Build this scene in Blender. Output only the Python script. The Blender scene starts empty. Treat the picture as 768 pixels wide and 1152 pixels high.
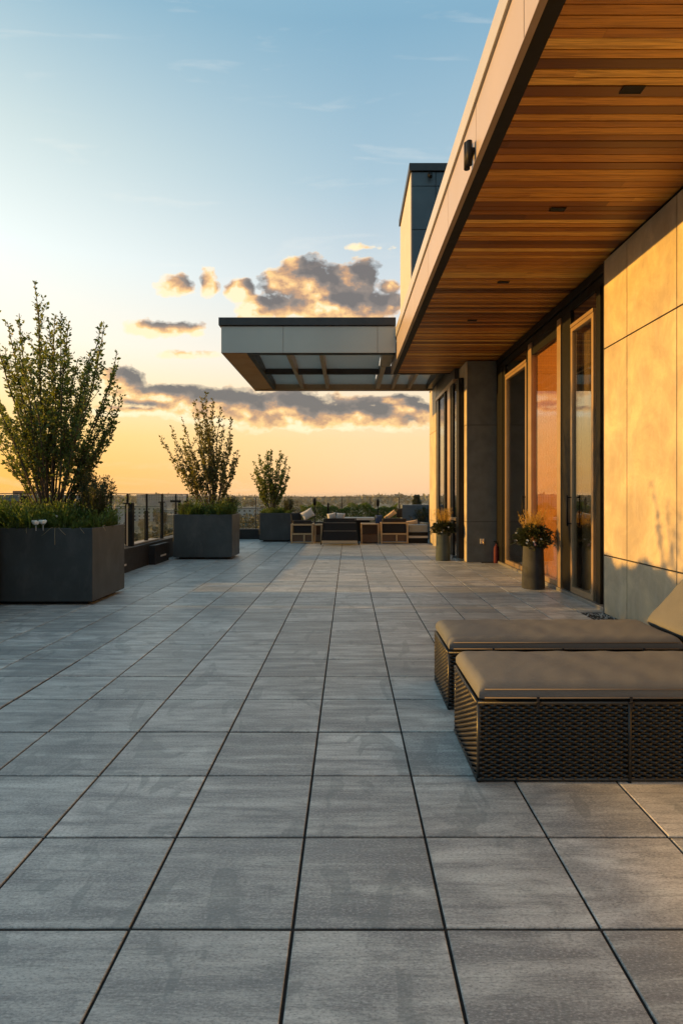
import bpy, math, random
from mathutils import Vector, Matrix
random.seed(11)
R = random.uniform
sc = bpy.context.scene
C = sc.collection
PI = math.pi

# ------------------------------------------------------------------ measured helpers
H, F, VX, HY = 1.3, 640.0, 392.0, 557.0
def XP(px, Y): return (px-VX)/F*Y
def ZP(py, Y): return H-(py-HY)/F*Y

# ------------------------------------------------------------------ node helpers
def new_mat(name):
    m = bpy.data.materials.new(name); m.use_nodes = True
    nt = m.node_tree; nt.nodes.clear()
    return m, nt
def nd(nt, t, **k):
    n = nt.nodes.new(t)
    for a, v in k.items():
        if a.startswith('i_'):
            key = a[2:]
            key = int(key) if key.isdigit() else key.replace('_', ' ')
            n.inputs[key].default_value = v
        else: setattr(n, a, v)
    return n
def lk(nt, a, b): nt.links.new(a, b)
def math_n(nt, op, a, b=None, c=None, clamp=False):
    n = nt.nodes.new('ShaderNodeMath'); n.operation = op; n.use_clamp = clamp
    for i, v in enumerate((a, b, c)):
        if v is None: continue
        if hasattr(v, 'is_output') or not isinstance(v, (int, float)): nt.links.new(v, n.inputs[i])
        else: n.inputs[i].default_value = v
    return n.outputs[0]
def ramp(nt, fac, stops, interp='LINEAR'):
    n = nt.nodes.new('ShaderNodeValToRGB'); cr = n.color_ramp; cr.interpolation = interp
    while len(cr.elements) < len(stops): cr.elements.new(0.5)
    for e, (p, c) in zip(cr.elements, stops):
        e.position = p; e.color = (c[0], c[1], c[2], 1) if not isinstance(c, (int, float)) else (c, c, c, 1)
    nt.links.new(fac, n.inputs[0]); return n.outputs[0]
def mixc(nt, fac, a, b, mode='MIX'):
    n = nt.nodes.new('ShaderNodeMix'); n.data_type = 'RGBA'; n.blend_type = mode
    for sock, v in ((n.inputs[0], fac), (n.inputs[6], a), (n.inputs[7], b)):
        if isinstance(v, (int, float)): sock.default_value = v
        elif isinstance(v, (tuple, list)): sock.default_value = (v[0], v[1], v[2], 1)
        else: nt.links.new(v, sock)
    return n.outputs[2]
def noise(nt, vec, scale, detail=4, rough=.5, dist=0.0):
    n = nt.nodes.new('ShaderNodeTexNoise'); n.inputs['Scale'].default_value = scale
    n.inputs['Detail'].default_value = detail; n.inputs['Roughness'].default_value = rough
    n.inputs['Distortion'].default_value = dist
    if vec is not None: nt.links.new(vec, n.inputs['Vector'])
    return n.outputs['Fac']
def mapping(nt, vec, scale=(1,1,1), loc=(0,0,0), rot=(0,0,0)):
    n = nt.nodes.new('ShaderNodeMapping'); nt.links.new(vec, n.inputs[0])
    n.inputs['Scale'].default_value = scale; n.inputs['Rotation'].default_value = rot
    if isinstance(loc, tuple): n.inputs['Location'].default_value = loc
    else: nt.links.new(loc, n.inputs['Location'])
    return n.outputs[0]
def objco(nt):
    return nt.nodes.new('ShaderNodeTexCoord').outputs['Object']
def worldpos(nt): return nt.nodes.new('ShaderNodeNewGeometry').outputs['Position']

def surf(name, c1, c2=None, rough=.6, scale=6, metal=0.0, bump=.15, bscale=60, spec=.5, stretch=(1,1,1), rvar=.1, coat=0, bdist=.004, coords='world', extra=None):
    m, nt = new_mat(name)
    out = nd(nt, 'ShaderNodeOutputMaterial'); p = nd(nt, 'ShaderNodeBsdfPrincipled')
    lk(nt, p.outputs[0], out.inputs[0])
    co = worldpos(nt) if coords == 'world' else objco(nt)
    co = mapping(nt, co, stretch)
    n1 = noise(nt, co, scale, 6, .6)
    c2 = c2 or tuple(x*.8 for x in c1)
    f = ramp(nt, n1, [(.3, 0.0), (.7, 1.0)])
    col = mixc(nt, f, c1, c2)
    if extra: col = extra(nt, co, col)
    lk(nt, col, p.inputs['Base Color'])
    n2 = noise(nt, co, scale*2.3, 3, .5)
    lk(nt, math_n(nt, 'MULTIPLY_ADD', n2, rvar*2, rough-rvar), p.inputs['Roughness'])
    p.inputs['Metallic'].default_value = metal
    p.inputs['Specular IOR Level'].default_value = spec
    if bump:
        b = nd(nt, 'ShaderNodeBump'); b.inputs['Strength'].default_value = bump; b.inputs['Distance'].default_value = bdist
        lk(nt, noise(nt, co, bscale, 5, .6), b.inputs['Height']); lk(nt, b.outputs[0], p.inputs['Normal'])
    return m
def glass_mat(name, tint=(.85,.87,.86), base=.06, power=4.0, rough=0.0, amount=1.0):
    m, nt = new_mat(name)
    out = nd(nt, 'ShaderNodeOutputMaterial')
    t = nd(nt, 'ShaderNodeBsdfTransparent'); t.inputs[0].default_value = (*tint, 1)
    g = nd(nt, 'ShaderNodeBsdfGlossy'); g.inputs['Roughness'].default_value = rough
    g.inputs[0].default_value = (.95,.95,.95,1)
    lw = nd(nt, 'ShaderNodeLayerWeight'); lw.inputs[0].default_value = .5
    f = math_n(nt, 'POWER', lw.outputs['Facing'], power)
    f = math_n(nt, 'MULTIPLY_ADD', f, (1-base)*amount, base)
    mx = nd(nt, 'ShaderNodeMixShader'); lk(nt, f, mx.inputs[0])
    lk(nt, t.outputs[0], mx.inputs[1]); lk(nt, g.outputs[0], mx.inputs[2]); lk(nt, mx.outputs[0], out.inputs[0])
    return m
def leaf_mat(name, dark, light, trans=.35, rough=.5):
    m, nt = new_mat(name)
    out = nd(nt, 'ShaderNodeOutputMaterial'); p = nd(nt, 'ShaderNodeBsdfPrincipled')
    a = nd(nt, 'ShaderNodeAttribute'); a.attribute_name = 'rnd'
    col = mixc(nt, a.outputs['Fac'], dark, light)
    lk(nt, col, p.inputs['Base Color']); p.inputs['Roughness'].default_value = rough
    t = nd(nt, 'ShaderNodeBsdfTranslucent')
    lk(nt, mixc(nt, .6, col, (light[0]*2.0, light[1]*1.8, light[2]*.8)), t.inputs[0])
    mx = nd(nt, 'ShaderNodeMixShader'); mx.inputs[0].default_value = trans
    lk(nt, p.outputs[0], mx.inputs[1]); lk(nt, t.outputs[0], mx.inputs[2]); lk(nt, mx.outputs[0], out.inputs[0])
    return m

# ------------------------------------------------------------------ mesh helpers
class MB:
    def __init__(s): s.v = []; s.f = []; s.r = []; s.sm = []
    def face(s, pts, r=.5, smooth=False):
        n = len(s.v); s.v += [tuple(p) for p in pts]; s.f.append(tuple(range(n, n+len(pts)))); s.r.append(r); s.sm.append(smooth)
    def hexa(s, p, r=.5):      # 8 points: bottom 4 ccw, top 4 ccw
        n = len(s.v); s.v += [tuple(q) for q in p]
        for q in ((0,3,2,1),(4,5,6,7),(0,1,5,4),(1,2,6,5),(2,3,7,6),(3,0,4,7)):
            s.f.append(tuple(n+i for i in q)); s.r.append(r); s.sm.append(False)
        return s
    def box(s, x0, x1, y0, y1, z0, z1, r=.5):
        s.hexa([(x0,y0,z0),(x1,y0,z0),(x1,y1,z0),(x0,y1,z0),(x0,y0,z1),(x1,y0,z1),(x1,y1,z1),(x0,y1,z1)], r)
        return s
    def bar(s, a, b, w, h, up=(0,0,1), r=.5):
        a = Vector(a); b = Vector(b); d = (b-a).normalized(); u = Vector(up)
        sx = d.cross(u)
        if sx.length < 1e-4: sx = Vector((1,0,0))
        sx.normalize(); uu = sx.cross(d)
        P = []
        for q in (a, b):
            P.append([q - sx*w/2 - uu*h/2, q + sx*w/2 - uu*h/2, q + sx*w/2 + uu*h/2, q - sx*w/2 + uu*h/2])
        s.hexa(P[0]+P[1], r); return s
    def tube(s, pts, rads, n=6, r=.5, cap=True, smooth=True):
        pts = [Vector(p) for p in pts]
        if not isinstance(rads, (list, tuple)): rads = [rads]*len(pts)
        base = len(s.v); ref = None
        for i, p in enumerate(pts):
            d = (pts[min(i+1, len(pts)-1)] - pts[max(i-1, 0)])
            d = d.normalized() if d.length > 1e-9 else Vector((0,0,1))
            if ref is None: ref = d.orthogonal().normalized()
            ref = (ref - d*ref.dot(d)); ref = ref.normalized() if ref.length > 1e-6 else d.orthogonal().normalized()
            o = d.cross(ref)
            for k in range(n):
                a = 2*PI*k/n
                s.v.append(tuple(p + (ref*math.cos(a) + o*math.sin(a))*rads[i]))
        for i in range(len(pts)-1):
            for k in range(n):
                a = base+i*n+k; b = base+i*n+(k+1)%n
                s.f.append((a, b, b+n, a+n)); s.r.append(r); s.sm.append(smooth)
        if cap:
            s.f.append(tuple(base+k for k in reversed(range(n)))); s.r.append(r); s.sm.append(False)
            e = base+(len(pts)-1)*n
            s.f.append(tuple(e+k for k in range(n))); s.r.append(r); s.sm.append(False)
        return s
    def lathe(s, c, prof, n=32, r=.5):
        base = len(s.v)
        for (rr, z) in prof:
            for k in range(n):
                a = 2*PI*k/n; s.v.append((c[0]+rr*math.cos(a), c[1]+rr*math.sin(a), c[2]+z))
        for i in range(len(prof)-1):
            for k in range(n):
                a = base+i*n+k; b = base+i*n+(k+1)%n
                s.f.append((a, b, b+n, a+n)); s.r.append(r); s.sm.append(True)
        return s
    def leaf(s, p, d, L, W, r=None, up=None):
        d = Vector(d).normalized(); p = Vector(p)
        q = Vector((R(-1,1), R(-1,1), R(-1,1)))
        sd = d.cross(q)
        if sd.length < 1e-3: sd = d.orthogonal()
        sd.normalize(); nn = d.cross(sd)
        m = p + d*L*.5 - nn*L*.12
        s.face([p, m+sd*W/2, p+d*L, m-sd*W/2], R(0,1) if r is None else r)
    def build(s, name, mat, parent=None, bevel=0, seg=2, loc=None):
        me = bpy.data.meshes.new(name); me.from_pydata(s.v, [], s.f)
        me.polygons.foreach_set('use_smooth', s.sm)
        at = me.attributes.new('rnd', 'FLOAT', 'FACE'); at.data.foreach_set('value', s.r)
        me.materials.append(mat); me.update()
        o = bpy.data.objects.new(name, me); C.objects.link(o)
        if parent:
            o.parent = parent
            # vertices are given in world space; parent empties may be offset
            o.matrix_parent_inverse = Matrix.Translation(Vector(ROOTLOC.get(parent.name, (0,0,0)))).inverted()
            ROOTLOC[o.name] = ROOTLOC.get(parent.name, (0,0,0)) if False else (0,0,0)
        if bevel:
            b = o.modifiers.new('bevel', 'BEVEL'); b.width = bevel; b.segments = seg; b.limit_method = 'ANGLE'; b.angle_limit = math.radians(40)
            b.harden_normals = False
        return o
ROOTLOC = {}
def bx(name, mat, parent, x0, x1, y0, y1, z0, z1, bevel=.003, seg=2):
    return MB().box(x0, x1, y0, y1, z0, z1).build(name, mat, parent, bevel, seg)
def tag(o, label=None, cat=None, group=None, kind=None):
    if label: o['label'] = label
    if cat: o['category'] = cat
    if group: o['group'] = group
    if kind: o['kind'] = kind
    return o
def root(name, loc, label, cat, group=None):
    o = bpy.data.objects.new(name, None); o.location = loc; o.empty_display_size = .2; C.objects.link(o)
    ROOTLOC[o.name] = tuple(loc)
    return tag(o, label, cat, group)
def clone(o, dloc, parent=None, label=None):
    c = o.copy(); C.objects.link(c)
    if parent: c.parent = parent; c.matrix_parent_inverse = o.matrix_parent_inverse.copy()
    else: c.location = Vector(o.location) + Vector(dloc)
    if label: c['label'] = label
    for ch in [x for x in C.objects if x.parent == o]: clone(ch, (0,0,0), c)
    return c

# ------------------------------------------------------------------ materials
def streaks(nt, co, col):
    s = noise(nt, mapping(nt, co, (1, 1, .35)), 3.0, 6, .7)
    return mixc(nt, ramp(nt, s, [(.42, 0.0), (.75, .55)]), col, ((.20,.17,.14)))
def conc_extra(nt, co, col):
    s = noise(nt, co, 2.2, 7, .72, .6)
    f = ramp(nt, s, [(.38, 0.0), (.62, 1.0)])
    col = mixc(nt, math_n(nt, 'MULTIPLY', f, .55), col, (.25,.225,.19))
    s2 = noise(nt, mapping(nt, co, (1, 1, .25)), 9, 5, .7)
    col = mixc(nt, ramp(nt, s2, [(.5, 0.0), (.8, .4)]), col, (.56,.52,.46))
    sp = noise(nt, co, 120, 2, .5)
    return mixc(nt, ramp(nt, sp, [(.25, .5), (.33, 0.0)]), col, (.12,.11,.1))
M = {}
M['concrete'] = surf('concrete_panel', (.61,.515,.35), (.43,.365,.26), rough=.45, scale=3, bump=.25, bscale=45, extra=conc_extra, spec=.5)
M['concrete_dark'] = surf('dark_shaded_concrete', (.13,.135,.13), (.08,.085,.08), rough=.7, scale=4, bump=.3, bscale=50, extra=None)  # shaded copy of the concrete: shade is put into the colour
M['joint'] = surf('joint_shadow_gap', (.03,.03,.03), rough=.9, bump=0)
M['fascia'] = surf('fascia_metal', (.40,.345,.325), (.37,.32,.30), rough=.4, scale=1.5, metal=.2, bump=.02, rvar=.05)
M['cap_metal'] = surf('coping_metal', (.5,.48,.45), (.46,.44,.42), rough=.4, scale=2, metal=.4, bump=.02, rvar=.05)
M['dark_metal'] = surf('dark_bronze_metal', (.05,.047,.045), (.035,.033,.032), rough=.42, scale=5, metal=.4, bump=.03, rvar=.08)
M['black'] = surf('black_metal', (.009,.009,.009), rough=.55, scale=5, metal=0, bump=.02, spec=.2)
M['bronze'] = surf('bronze_frame', (.42,.30,.19), (.35,.25,.15), rough=.35, scale=5, metal=.5, bump=.03)
M['alu'] = surf('grey_frame', (.30,.29,.27), (.26,.25,.24), rough=.38, scale=5, metal=.5, bump=.02)
M['canopy_metal'] = surf('canopy_metal', (.42,.41,.36), (.38,.37,.33), rough=.42, scale=1.2, metal=.35, bump=.02, rvar=.05)
M['canopy_tan'] = surf('canopy_soffit', (.50,.27,.09), (.42,.21,.06), rough=.5, scale=2, metal=.2, bump=.03)
def frosted():
    m, nt = new_mat('frosted_panel'); out = nd(nt, 'ShaderNodeOutputMaterial')
    p = nd(nt, 'ShaderNodeBsdfPrincipled'); p.inputs['Base Color'].default_value = (.36,.39,.41,1); p.inputs['Roughness'].default_value = .3
    t = nd(nt, 'ShaderNodeBsdfTranslucent'); n = noise(nt, worldpos(nt), 1.5, 4)
    lk(nt, mixc(nt, n, (.62,.60,.55), (.74,.72,.67)), t.inputs[0])
    mx = nd(nt, 'ShaderNodeMixShader'); mx.inputs[0].default_value = .5
    lk(nt, p.outputs[0], mx.inputs[1]); lk(nt, t.outputs[0], mx.inputs[2]); lk(nt, mx.outputs[0], out.inputs[0]); return m
M['canopy_glass'] = frosted()
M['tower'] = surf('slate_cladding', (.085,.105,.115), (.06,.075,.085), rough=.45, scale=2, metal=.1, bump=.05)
M['tower_sunlit'] = surf('sunlit_cladding', (.50,.46,.42), (.45,.42,.38), rough=.5, scale=2, bump=.05)  # sunlit copy of the tower cladding: sunlight is put into the colour
def plant_extra(nt, co, col):
    s = noise(nt, mapping(nt, co, (1, 1, .5)), 5, 6, .7, .4)
    return mixc(nt, ramp(nt, s, [(.5, 0.0), (.72, .5)]), col, (.085,.085,.084))
M['planter'] = surf('charcoal_planter', (.042,.051,.054), (.024,.029,.031), rough=.5, scale=2.2, bump=.12, bscale=35, extra=plant_extra)
M['soil'] = surf('soil', (.03,.022,.015), rough=.95, scale=20, bump=.8, bscale=60)
M['curb'] = surf('black_curb', (.012,.012,.013), (.008,.008,.009), rough=.6, scale=6, bump=.05)
M['curb_cap'] = surf('curb_cap', (.22,.19,.16), (.18,.15,.12), rough=.5, scale=6, bump=.05)
M['steplight'] = surf('step_light_plate', (.6,.57,.52), rough=.5, bump=0)
M['pot'] = surf('ribbed_grey_pot', (.048,.052,.056), (.026,.029,.031), rough=.75, scale=9, bump=.3, bscale=50, spec=.25)
M['wicker'] = surf('black_wicker', (.015,.015,.015), (.009,.009,.009), rough=.36, scale=40, bump=.2, bscale=200, spec=.5)
M['wicker_in'] = surf('wicker_core', (.006,.006,.006), rough=.9, bump=0)
def cloth_extra(nt, co, col):
    w = noise(nt, co, 420, 2, .5)
    return mixc(nt, ramp(nt, w, [(.35, .4), (.6, 0.0)]), col, (.07,.068,.066))
M['cushion'] = surf('taupe_fabric', (.15,.16,.168), (.13,.14,.148), rough=.85, scale=5, bump=.35, bscale=320, bdist=.002, extra=cloth_extra, spec=.25)
M['piping'] = surf('piping_fabric', (.17,.145,.125), rough=.85, bump=0)
M['timber'] = surf('pale_timber', (.52,.36,.20), (.44,.29,.15), rough=.55, scale=6, stretch=(1,1,4), bump=.1)
M['brown_panel'] = surf('brown_board', (.13,.065,.03), (.10,.05,.02), rough=.5, scale=6, bump=.1)
M['blackcloth'] = surf('black_fabric', (.014,.014,.017), rough=.85, scale=20, bump=.2, bscale=200)
M['white_cloth'] = surf('white_fabric', (.62,.62,.62), (.52,.53,.54), rough=.85, scale=8, bump=.3, bscale=150)
M['grey_cloth'] = surf('grey_fabric', (.26,.28,.29), (.22,.24,.25), rough=.85, scale=8, bump=.3, bscale=150)
M['blue_cloth'] = surf('blue_fabric', (.03,.06,.16), (.02,.045,.12), rough=.85, scale=8, bump=.3, bscale=150)
M['beige_cloth'] = surf('beige_fabric', (.55,.42,.28), (.5,.38,.25), rough=.85, scale=8, bump=.3, bscale=150)
M['white_stone'] = surf('white_stone', (.6,.6,.58), (.52,.52,.5), rough=.5, scale=5, bump=.05)
M['bluegrey'] = surf('blue_grey_parapet', (.17,.21,.25), (.12,.16,.20), rough=.7, scale=5, bump=.15)
M['blind'] = None
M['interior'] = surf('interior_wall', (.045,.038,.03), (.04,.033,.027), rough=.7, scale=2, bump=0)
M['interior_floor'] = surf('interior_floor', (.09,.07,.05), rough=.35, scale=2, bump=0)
M['curtain'] = surf('curtain_fabric', (.55,.42,.28), (.45,.34,.22), rough=.9, scale=6, stretch=(1,6,.4), bump=.3, bscale=30)
M['red'] = surf('red_enamel', (.11,.006,.006), rough=.7, bump=0)
M['gravel'] = surf('pale_gravel', (.45,.44,.42), (.2,.2,.2), rough=.8, scale=60, bump=.2)
M['bark'] = surf('bark', (.075,.055,.038), (.05,.036,.025), rough=.8, scale=30, bump=.4, bscale=80)
M['reed'] = surf('dry_stem', (.40,.33,.20), rough=.8, bump=0)
M['white_petal'] = surf('white_petal', (.85,.83,.78), (.8,.78,.72), rough=.6, scale=30, bump=0)
M['pink_petal'] = surf('pink_petal', (.62,.45,.45), (.6,.3,.3), rough=.6, scale=30, bump=0)
M['glass'] = glass_mat('window_glass', (.80,.80,.77), base=.10, power=2.6, amount=.8)
M['rail_glass'] = glass_mat('railing_glass', (.93,.95,.95), base=.04, power=4.5, amount=.8)
M['leaf'] = leaf_mat('shrub_tree_leaf', (.03,.055,.014), (.13,.175,.045), .45)
M['leaf_red'] = leaf_mat('red_tinged_leaf', (.04,.052,.016), (.14,.14,.045), .45)
M['leaf_green'] = leaf_mat('ground_cover_leaf', (.03,.065,.015), (.11,.17,.035), .35)
M['leaf_bush'] = leaf_mat('bush_leaf', (.02,.032,.012), (.06,.075,.025), .3)
M['leaf_dark'] = leaf_mat('mound_leaf', (.012,.02,.01), (.04,.055,.022), .2)
M['plume'] = leaf_mat('plume_leaf', (.25,.17,.04), (.5,.36,.09), .4)
M['far_leaf'] = leaf_mat('far_tree_leaf', (.035,.042,.02), (.075,.075,.035), .2)

# cedar boards: board edges run along world X, tone per board along Y
def cedar():
    m, nt = new_mat('cedar_soffit')
    out = nd(nt, 'ShaderNodeOutputMaterial'); p = nd(nt, 'ShaderNodeBsdfPrincipled'); lk(nt, p.outputs[0], out.inputs[0])
    a = nd(nt, 'ShaderNodeAttribute'); a.attribute_name = 'rnd'
    col = ramp(nt, a.outputs['Fac'], [(0, (.09,.028,.005)), (.25, (.23,.078,.011)), (.55, (.48,.19,.022)), (.8, (.64,.30,.042)), (1, (.80,.45,.085))])
    off = nd(nt, 'ShaderNodeCombineXYZ'); lk(nt, math_n(nt, 'MULTIPLY', a.outputs['Fac'], 37.0), off.inputs[0])
    pos = worldpos(nt)
    g = mapping(nt, pos, (1.1, 26, 26), off.outputs[0])
    gr = noise(nt, g, 2.2, 7, .65, .8)
    col = mixc(nt, ramp(nt, gr, [(.35, .6), (.55, 0.0)]), col, (.14,.045,.008))
    g2 = noise(nt, mapping(nt, pos, (3, 130, 130), off.outputs[0]), 1.5, 3, .5)
    col = mixc(nt, ramp(nt, g2, [(.4, .3), (.6, 0.0)]), col, (.09,.03,.01))
    lk(nt, col, p.inputs['Base Color']); p.inputs['Roughness'].default_value = .42
    p.inputs['Specular IOR Level'].default_value = .45
    b = nd(nt, 'ShaderNodeBump'); b.inputs['Strength'].default_value = .2; b.inputs['Distance'].default_value = .002
    lk(nt, gr, b.inputs['Height']); lk(nt, b.outputs[0], p.inputs['Normal'])
    return m
M['cedar'] = cedar()

def paving():
    m, nt = new_mat('porcelain_paving')
    out = nd(nt, 'ShaderNodeOutputMaterial'); p = nd(nt, 'ShaderNodeBsdfPrincipled'); lk(nt, p.outputs[0], out.inputs[0])
    a = nd(nt, 'ShaderNodeAttribute'); a.attribute_name = 'rnd'
    off = nd(nt, 'ShaderNodeCombineXYZ')
    lk(nt, math_n(nt, 'MULTIPLY', a.outputs['Fac'], 91.0), off.inputs[0]); lk(nt, math_n(nt, 'MULTIPLY', a.outputs['Fac'], 57.0), off.inputs[1])
    pos = worldpos(nt)
    v1 = mapping(nt, pos, (.75, 6.5, 1), off.outputs[0])
    s1 = noise(nt, v1, 1.7, 9, .72, .25)                       # long streaks
    v2 = mapping(nt, pos, (1, 1.6, 1), off.outputs[0])
    s2 = noise(nt, v2, 3.2, 6, .6, .8)                        # clouds
    s3 = noise(nt, mapping(nt, pos, (1.0, 2.2, 1)), 85, 4, .75)      # grain
    sw = noise(nt, pos, .5, 3, .5)                            # large weathering
    base = ramp(nt, a.outputs['Fac'], [(0, (.31,.315,.31)), (.5, (.435,.44,.43)), (1, (.59,.585,.565))])
    c = mixc(nt, ramp(nt, s1, [(.38, .85), (.50, 0.0)]), base, (.215,.222,.228))
    c = mixc(nt, ramp(nt, s1, [(.50, 0.0), (.64, .75)]), c, (.70,.715,.68))
    c = mixc(nt, ramp(nt, s2, [(.36, .65), (.54, 0.0)]), c, (.235,.242,.248))
    c = mixc(nt, ramp(nt, s3, [(.34, .65), (.49, 0.0), (.7, .0)]), c, (.09,.10,.10))
    c = mixc(nt, ramp(nt, s3, [(.53, 0.0), (.68, .55)]), c, (.78,.78,.75))
    c = mixc(nt, ramp(nt, sw, [(.4, .28), (.62, 0.0)]), c, (.22,.235,.235))
    # thin dark veins running across each slab
    vn = noise(nt, mapping(nt, pos, (.9, 11, 1), off.outputs[0]), 1.3, 5, .6, .5)
    c = mixc(nt, ramp(nt, vn, [(.482, 0.0), (.497, .38), (.503, .38), (.518, 0.0)]), c, (.15,.165,.165))
    vp = noise(nt, mapping(nt, pos, (4.5, 2.2, 1), off.outputs[0], rot=(0,0,.5)), 1.2, 4, .5, 1.0)
    c = mixc(nt, ramp(nt, vp, [(.60, 0.0), (.63, .5), (.68, .35), (.8, .3)]), c, (.19,.21,.21))
    # pale scuffs
    sc_ = noise(nt, mapping(nt, pos, (.8, 3.5, 1), rot=(0,0,1.1)), 2.3, 8, .75, 1.4)
    c = mixc(nt, ramp(nt, sc_, [(.60, 0.0), (.70, .4)]), c, (.6,.605,.59))
    vor = nd(nt, 'ShaderNodeTexVoronoi'); vor.inputs['Scale'].default_value = 2.2; lk(nt, pos, vor.inputs['Vector'])
    c = mixc(nt, ramp(nt, vor.outputs['Distance'], [(.012, .7), (.02, 0.0)]), c, (.04,.04,.04))
    lk(nt, c, p.inputs['Base Color'])
    lk(nt, math_n(nt, 'MULTIPLY_ADD', s2, .22, .34), p.inputs['Roughness'])
    p.inputs['Specular IOR Level'].default_value = .42
    b = nd(nt, 'ShaderNodeBump'); b.inputs['Strength'].default_value = .35; b.inputs['Distance'].default_value = .0015
    hsum = math_n(nt, 'ADD', s3, math_n(nt, 'MULTIPLY', s1, 2.0))
    lk(nt, hsum, b.inputs['Height']); lk(nt, b.outputs[0], p.inputs['Normal'])
    return m
M['paving'] = paving()
M['bed'] = surf('paving_bed', (.008,.008,.009), rough=.9, bump=0)

def blind_mat():
    m, nt = new_mat('woven_bronze_blind')
    out = nd(nt, 'ShaderNodeOutputMaterial'); p = nd(nt, 'ShaderNodeBsdfPrincipled'); lk(nt, p.outputs[0], out.inputs[0])
    pos = worldpos(nt)
    n = noise(nt, mapping(nt, pos, (1, 40, .6)), 3, 5, .6)
    c = mixc(nt, n, (.38,.16,.016), (.20,.08,.010))
    n2 = noise(nt, mapping(nt, pos, (1, 1, 6)), 1.4, 5, .6)
    c = mixc(nt, ramp(nt, n2, [(.45, 0.0), (.7, .5)]), c, (.16,.07,.02))
    lk(nt, c, p.inputs['Base Color']); p.inputs['Roughness'].default_value = .55
    return m
M['blind'] = blind_mat()

# ================================================================== THE SETTING
# ---- terrace paving: real slabs with open joints
def make_paving():
    xs = [-.167]
    for v in (.29, .755, 1.215, 1.675, 2.135, 2.595): xs.append(v)
    left = [-.655, -1.155, -1.65, -2.12]
    x = left[-1]
    while x > -5.2: x -= .475; left.append(x)
    xs = sorted(xs + left)
    ys = [1.705, 2.162, 2.635, 3.122, 3.617, 4.075, 4.505]
    while ys[-1] < 17.2: ys.append(ys[-1]+.45)
    while ys[0] > -2.6: ys.insert(0, ys[0]-.462)
    m = MB()
    for i in range(len(xs)-1):
        for j in range(len(ys)-1):
            x0, x1, y0, y1 = xs[i], xs[i+1], ys[j], ys[j+1]
            g = .005
            gl = gr = g; gb = gt = .0065
            if abs(x0+2.12) < .01 and y1 < 4.6: gl = .010
            if abs(x1+2.12) < .01 and y1 < 4.6: gr = .010
            if abs(y0-3.122) < .01: gb = .010
            if abs(y1-3.122) < .01: gt = .009
            if x1 > 2.5: x1 = 2.56
            x0 += gl; x1 -= gr; y0 += gb; y1 -= gt
            zs = [R(-.0012, .0012) for _ in range(4)]
            b = .0022; r = R(0, 1); n = len(m.v)
            P = [(x0,y0),(x1,y0),(x1,y1),(x0,y1)]
            Q = [(x0+b,y0+b),(x1-b,y0+b),(x1-b,y1-b),(x0+b,y1-b)]
            m.v += [(p[0],p[1],-.04) for p in P] + [(p[0],p[1],z-.0022) for p, z in zip(P, zs)] + [(q[0],q[1],z) for q, z in zip(Q, zs)]
            fs = [(8,9,10,11)] + [(k,(k+1)%4,4+(k+1)%4,4+k) for k in range(4)] + [(4+k,4+(k+1)%4,8+(k+1)%4,8+k) for k in range(4)]
            for f in fs: m.f.append(tuple(n+q for q in f)); m.r.append(r); m.sm.append(False)
    # strip of slabs next to the facade, beyond the gravel
    o = m.build('terrace_paving', M['paving']); o['kind'] = 'structure'
    o = MB().box(-5.3, 2.9, -2.9, 17.3, -.12, -.007).build('paving_bed', M['bed']); o['kind'] = 'structure'
make_paving()
# threshold strip of narrow slabs from x 2.56 to the glass line, y 6.3..11
m = MB()
y = 6.3
while y < 10.9:
    m.box(2.567, 2.84, y+.004, min(y+.446, 10.9), -.04, R(-.001,.001), R(0,1)); y += .45
m.build('threshold_paving', M['paving'])['kind'] = 'structure'

# ---- gravel margin
g = MB()
for k in range(2600):
    x = R(2.575, 2.815); y = R(-.5, 6.28); s_ = R(.006, .016); z = R(-.02, .0)
    c = Vector((x, y, z)); n = len(g.v)
    for d in ((1,0,0),(-1,0,0),(0,1,0),(0,-1,0),(0,0,1),(0,0,-1)):
        g.v.append(tuple(c + Vector(d)*s_*R(.7,1.2)))
    for f in ((0,2,4),(2,1,4),(1,3,4),(3,0,4),(2,0,5),(1,2,5),(3,1,5),(0,3,5)):
        g.f.append(tuple(n+q for q in f)); g.r.append(.5); g.sm.append(True)
o = g.build('gravel', M['gravel']); tag(o, 'pale pebble strip between paving and concrete wall', 'gravel', kind='stuff')

# ================================================================== BUILDING
B = root('terrace_building', (2.9, 8, 0), 'modern building with sunlit concrete wall, cedar soffit and tall glass doors', 'building')
WX, WE = 2.83, 6.31
# near concrete wall panels
MB().box(WX+.022, 3.1, -2.8, WE, -.1, 3.9).build('wall', M['joint'], B)
colsY = [-2.4, -1.37, -.29, .79, 1.87, 2.95, 4.03, 4.91, 5.79, WE]
rowsZ = [-.02, .635, 2.92, 3.905]
for i in range(len(colsY)-1):
    for j in range(3):
        bx('wall_panel', M['concrete'], B, WX, WX+.02, colsY[i]+.006, colsY[i+1]-.006, rowsZ[j]+.007, rowsZ[j+1]-.007, .002, 1)
bx('wall_end', M['dark_metal'], B, WX+.002, 3.1, WE+.001, WE+.02, -.02, 3.9, .002)
# column
cx0, cx1, cy0, cy1 = 2.277, 2.90, 11.0, 11.72
MB().box(cx0+.02, cx1-.005, cy0+.02, cy1-.005, -.1, 3.9).build('column_core', M['joint'], B)
zc = [0.0, 1.3-(587-HY)/F*11, 1.3-(478-HY)/F*11, 3.9]
for j in range(3):
    bx('column_panel', M['concrete_dark'], B, cx0+.022, cx1-.04, cy0, cy0+.018, zc[j]+.004, zc[j+1]-.004, .002, 1)  # front darker than the side, shade painted in
    bx('column_panel', M['concrete'], B, cx0, cx0+.018, cy0, cy1, zc[j]+.004, zc[j+1]-.004, .002, 1)
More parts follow.
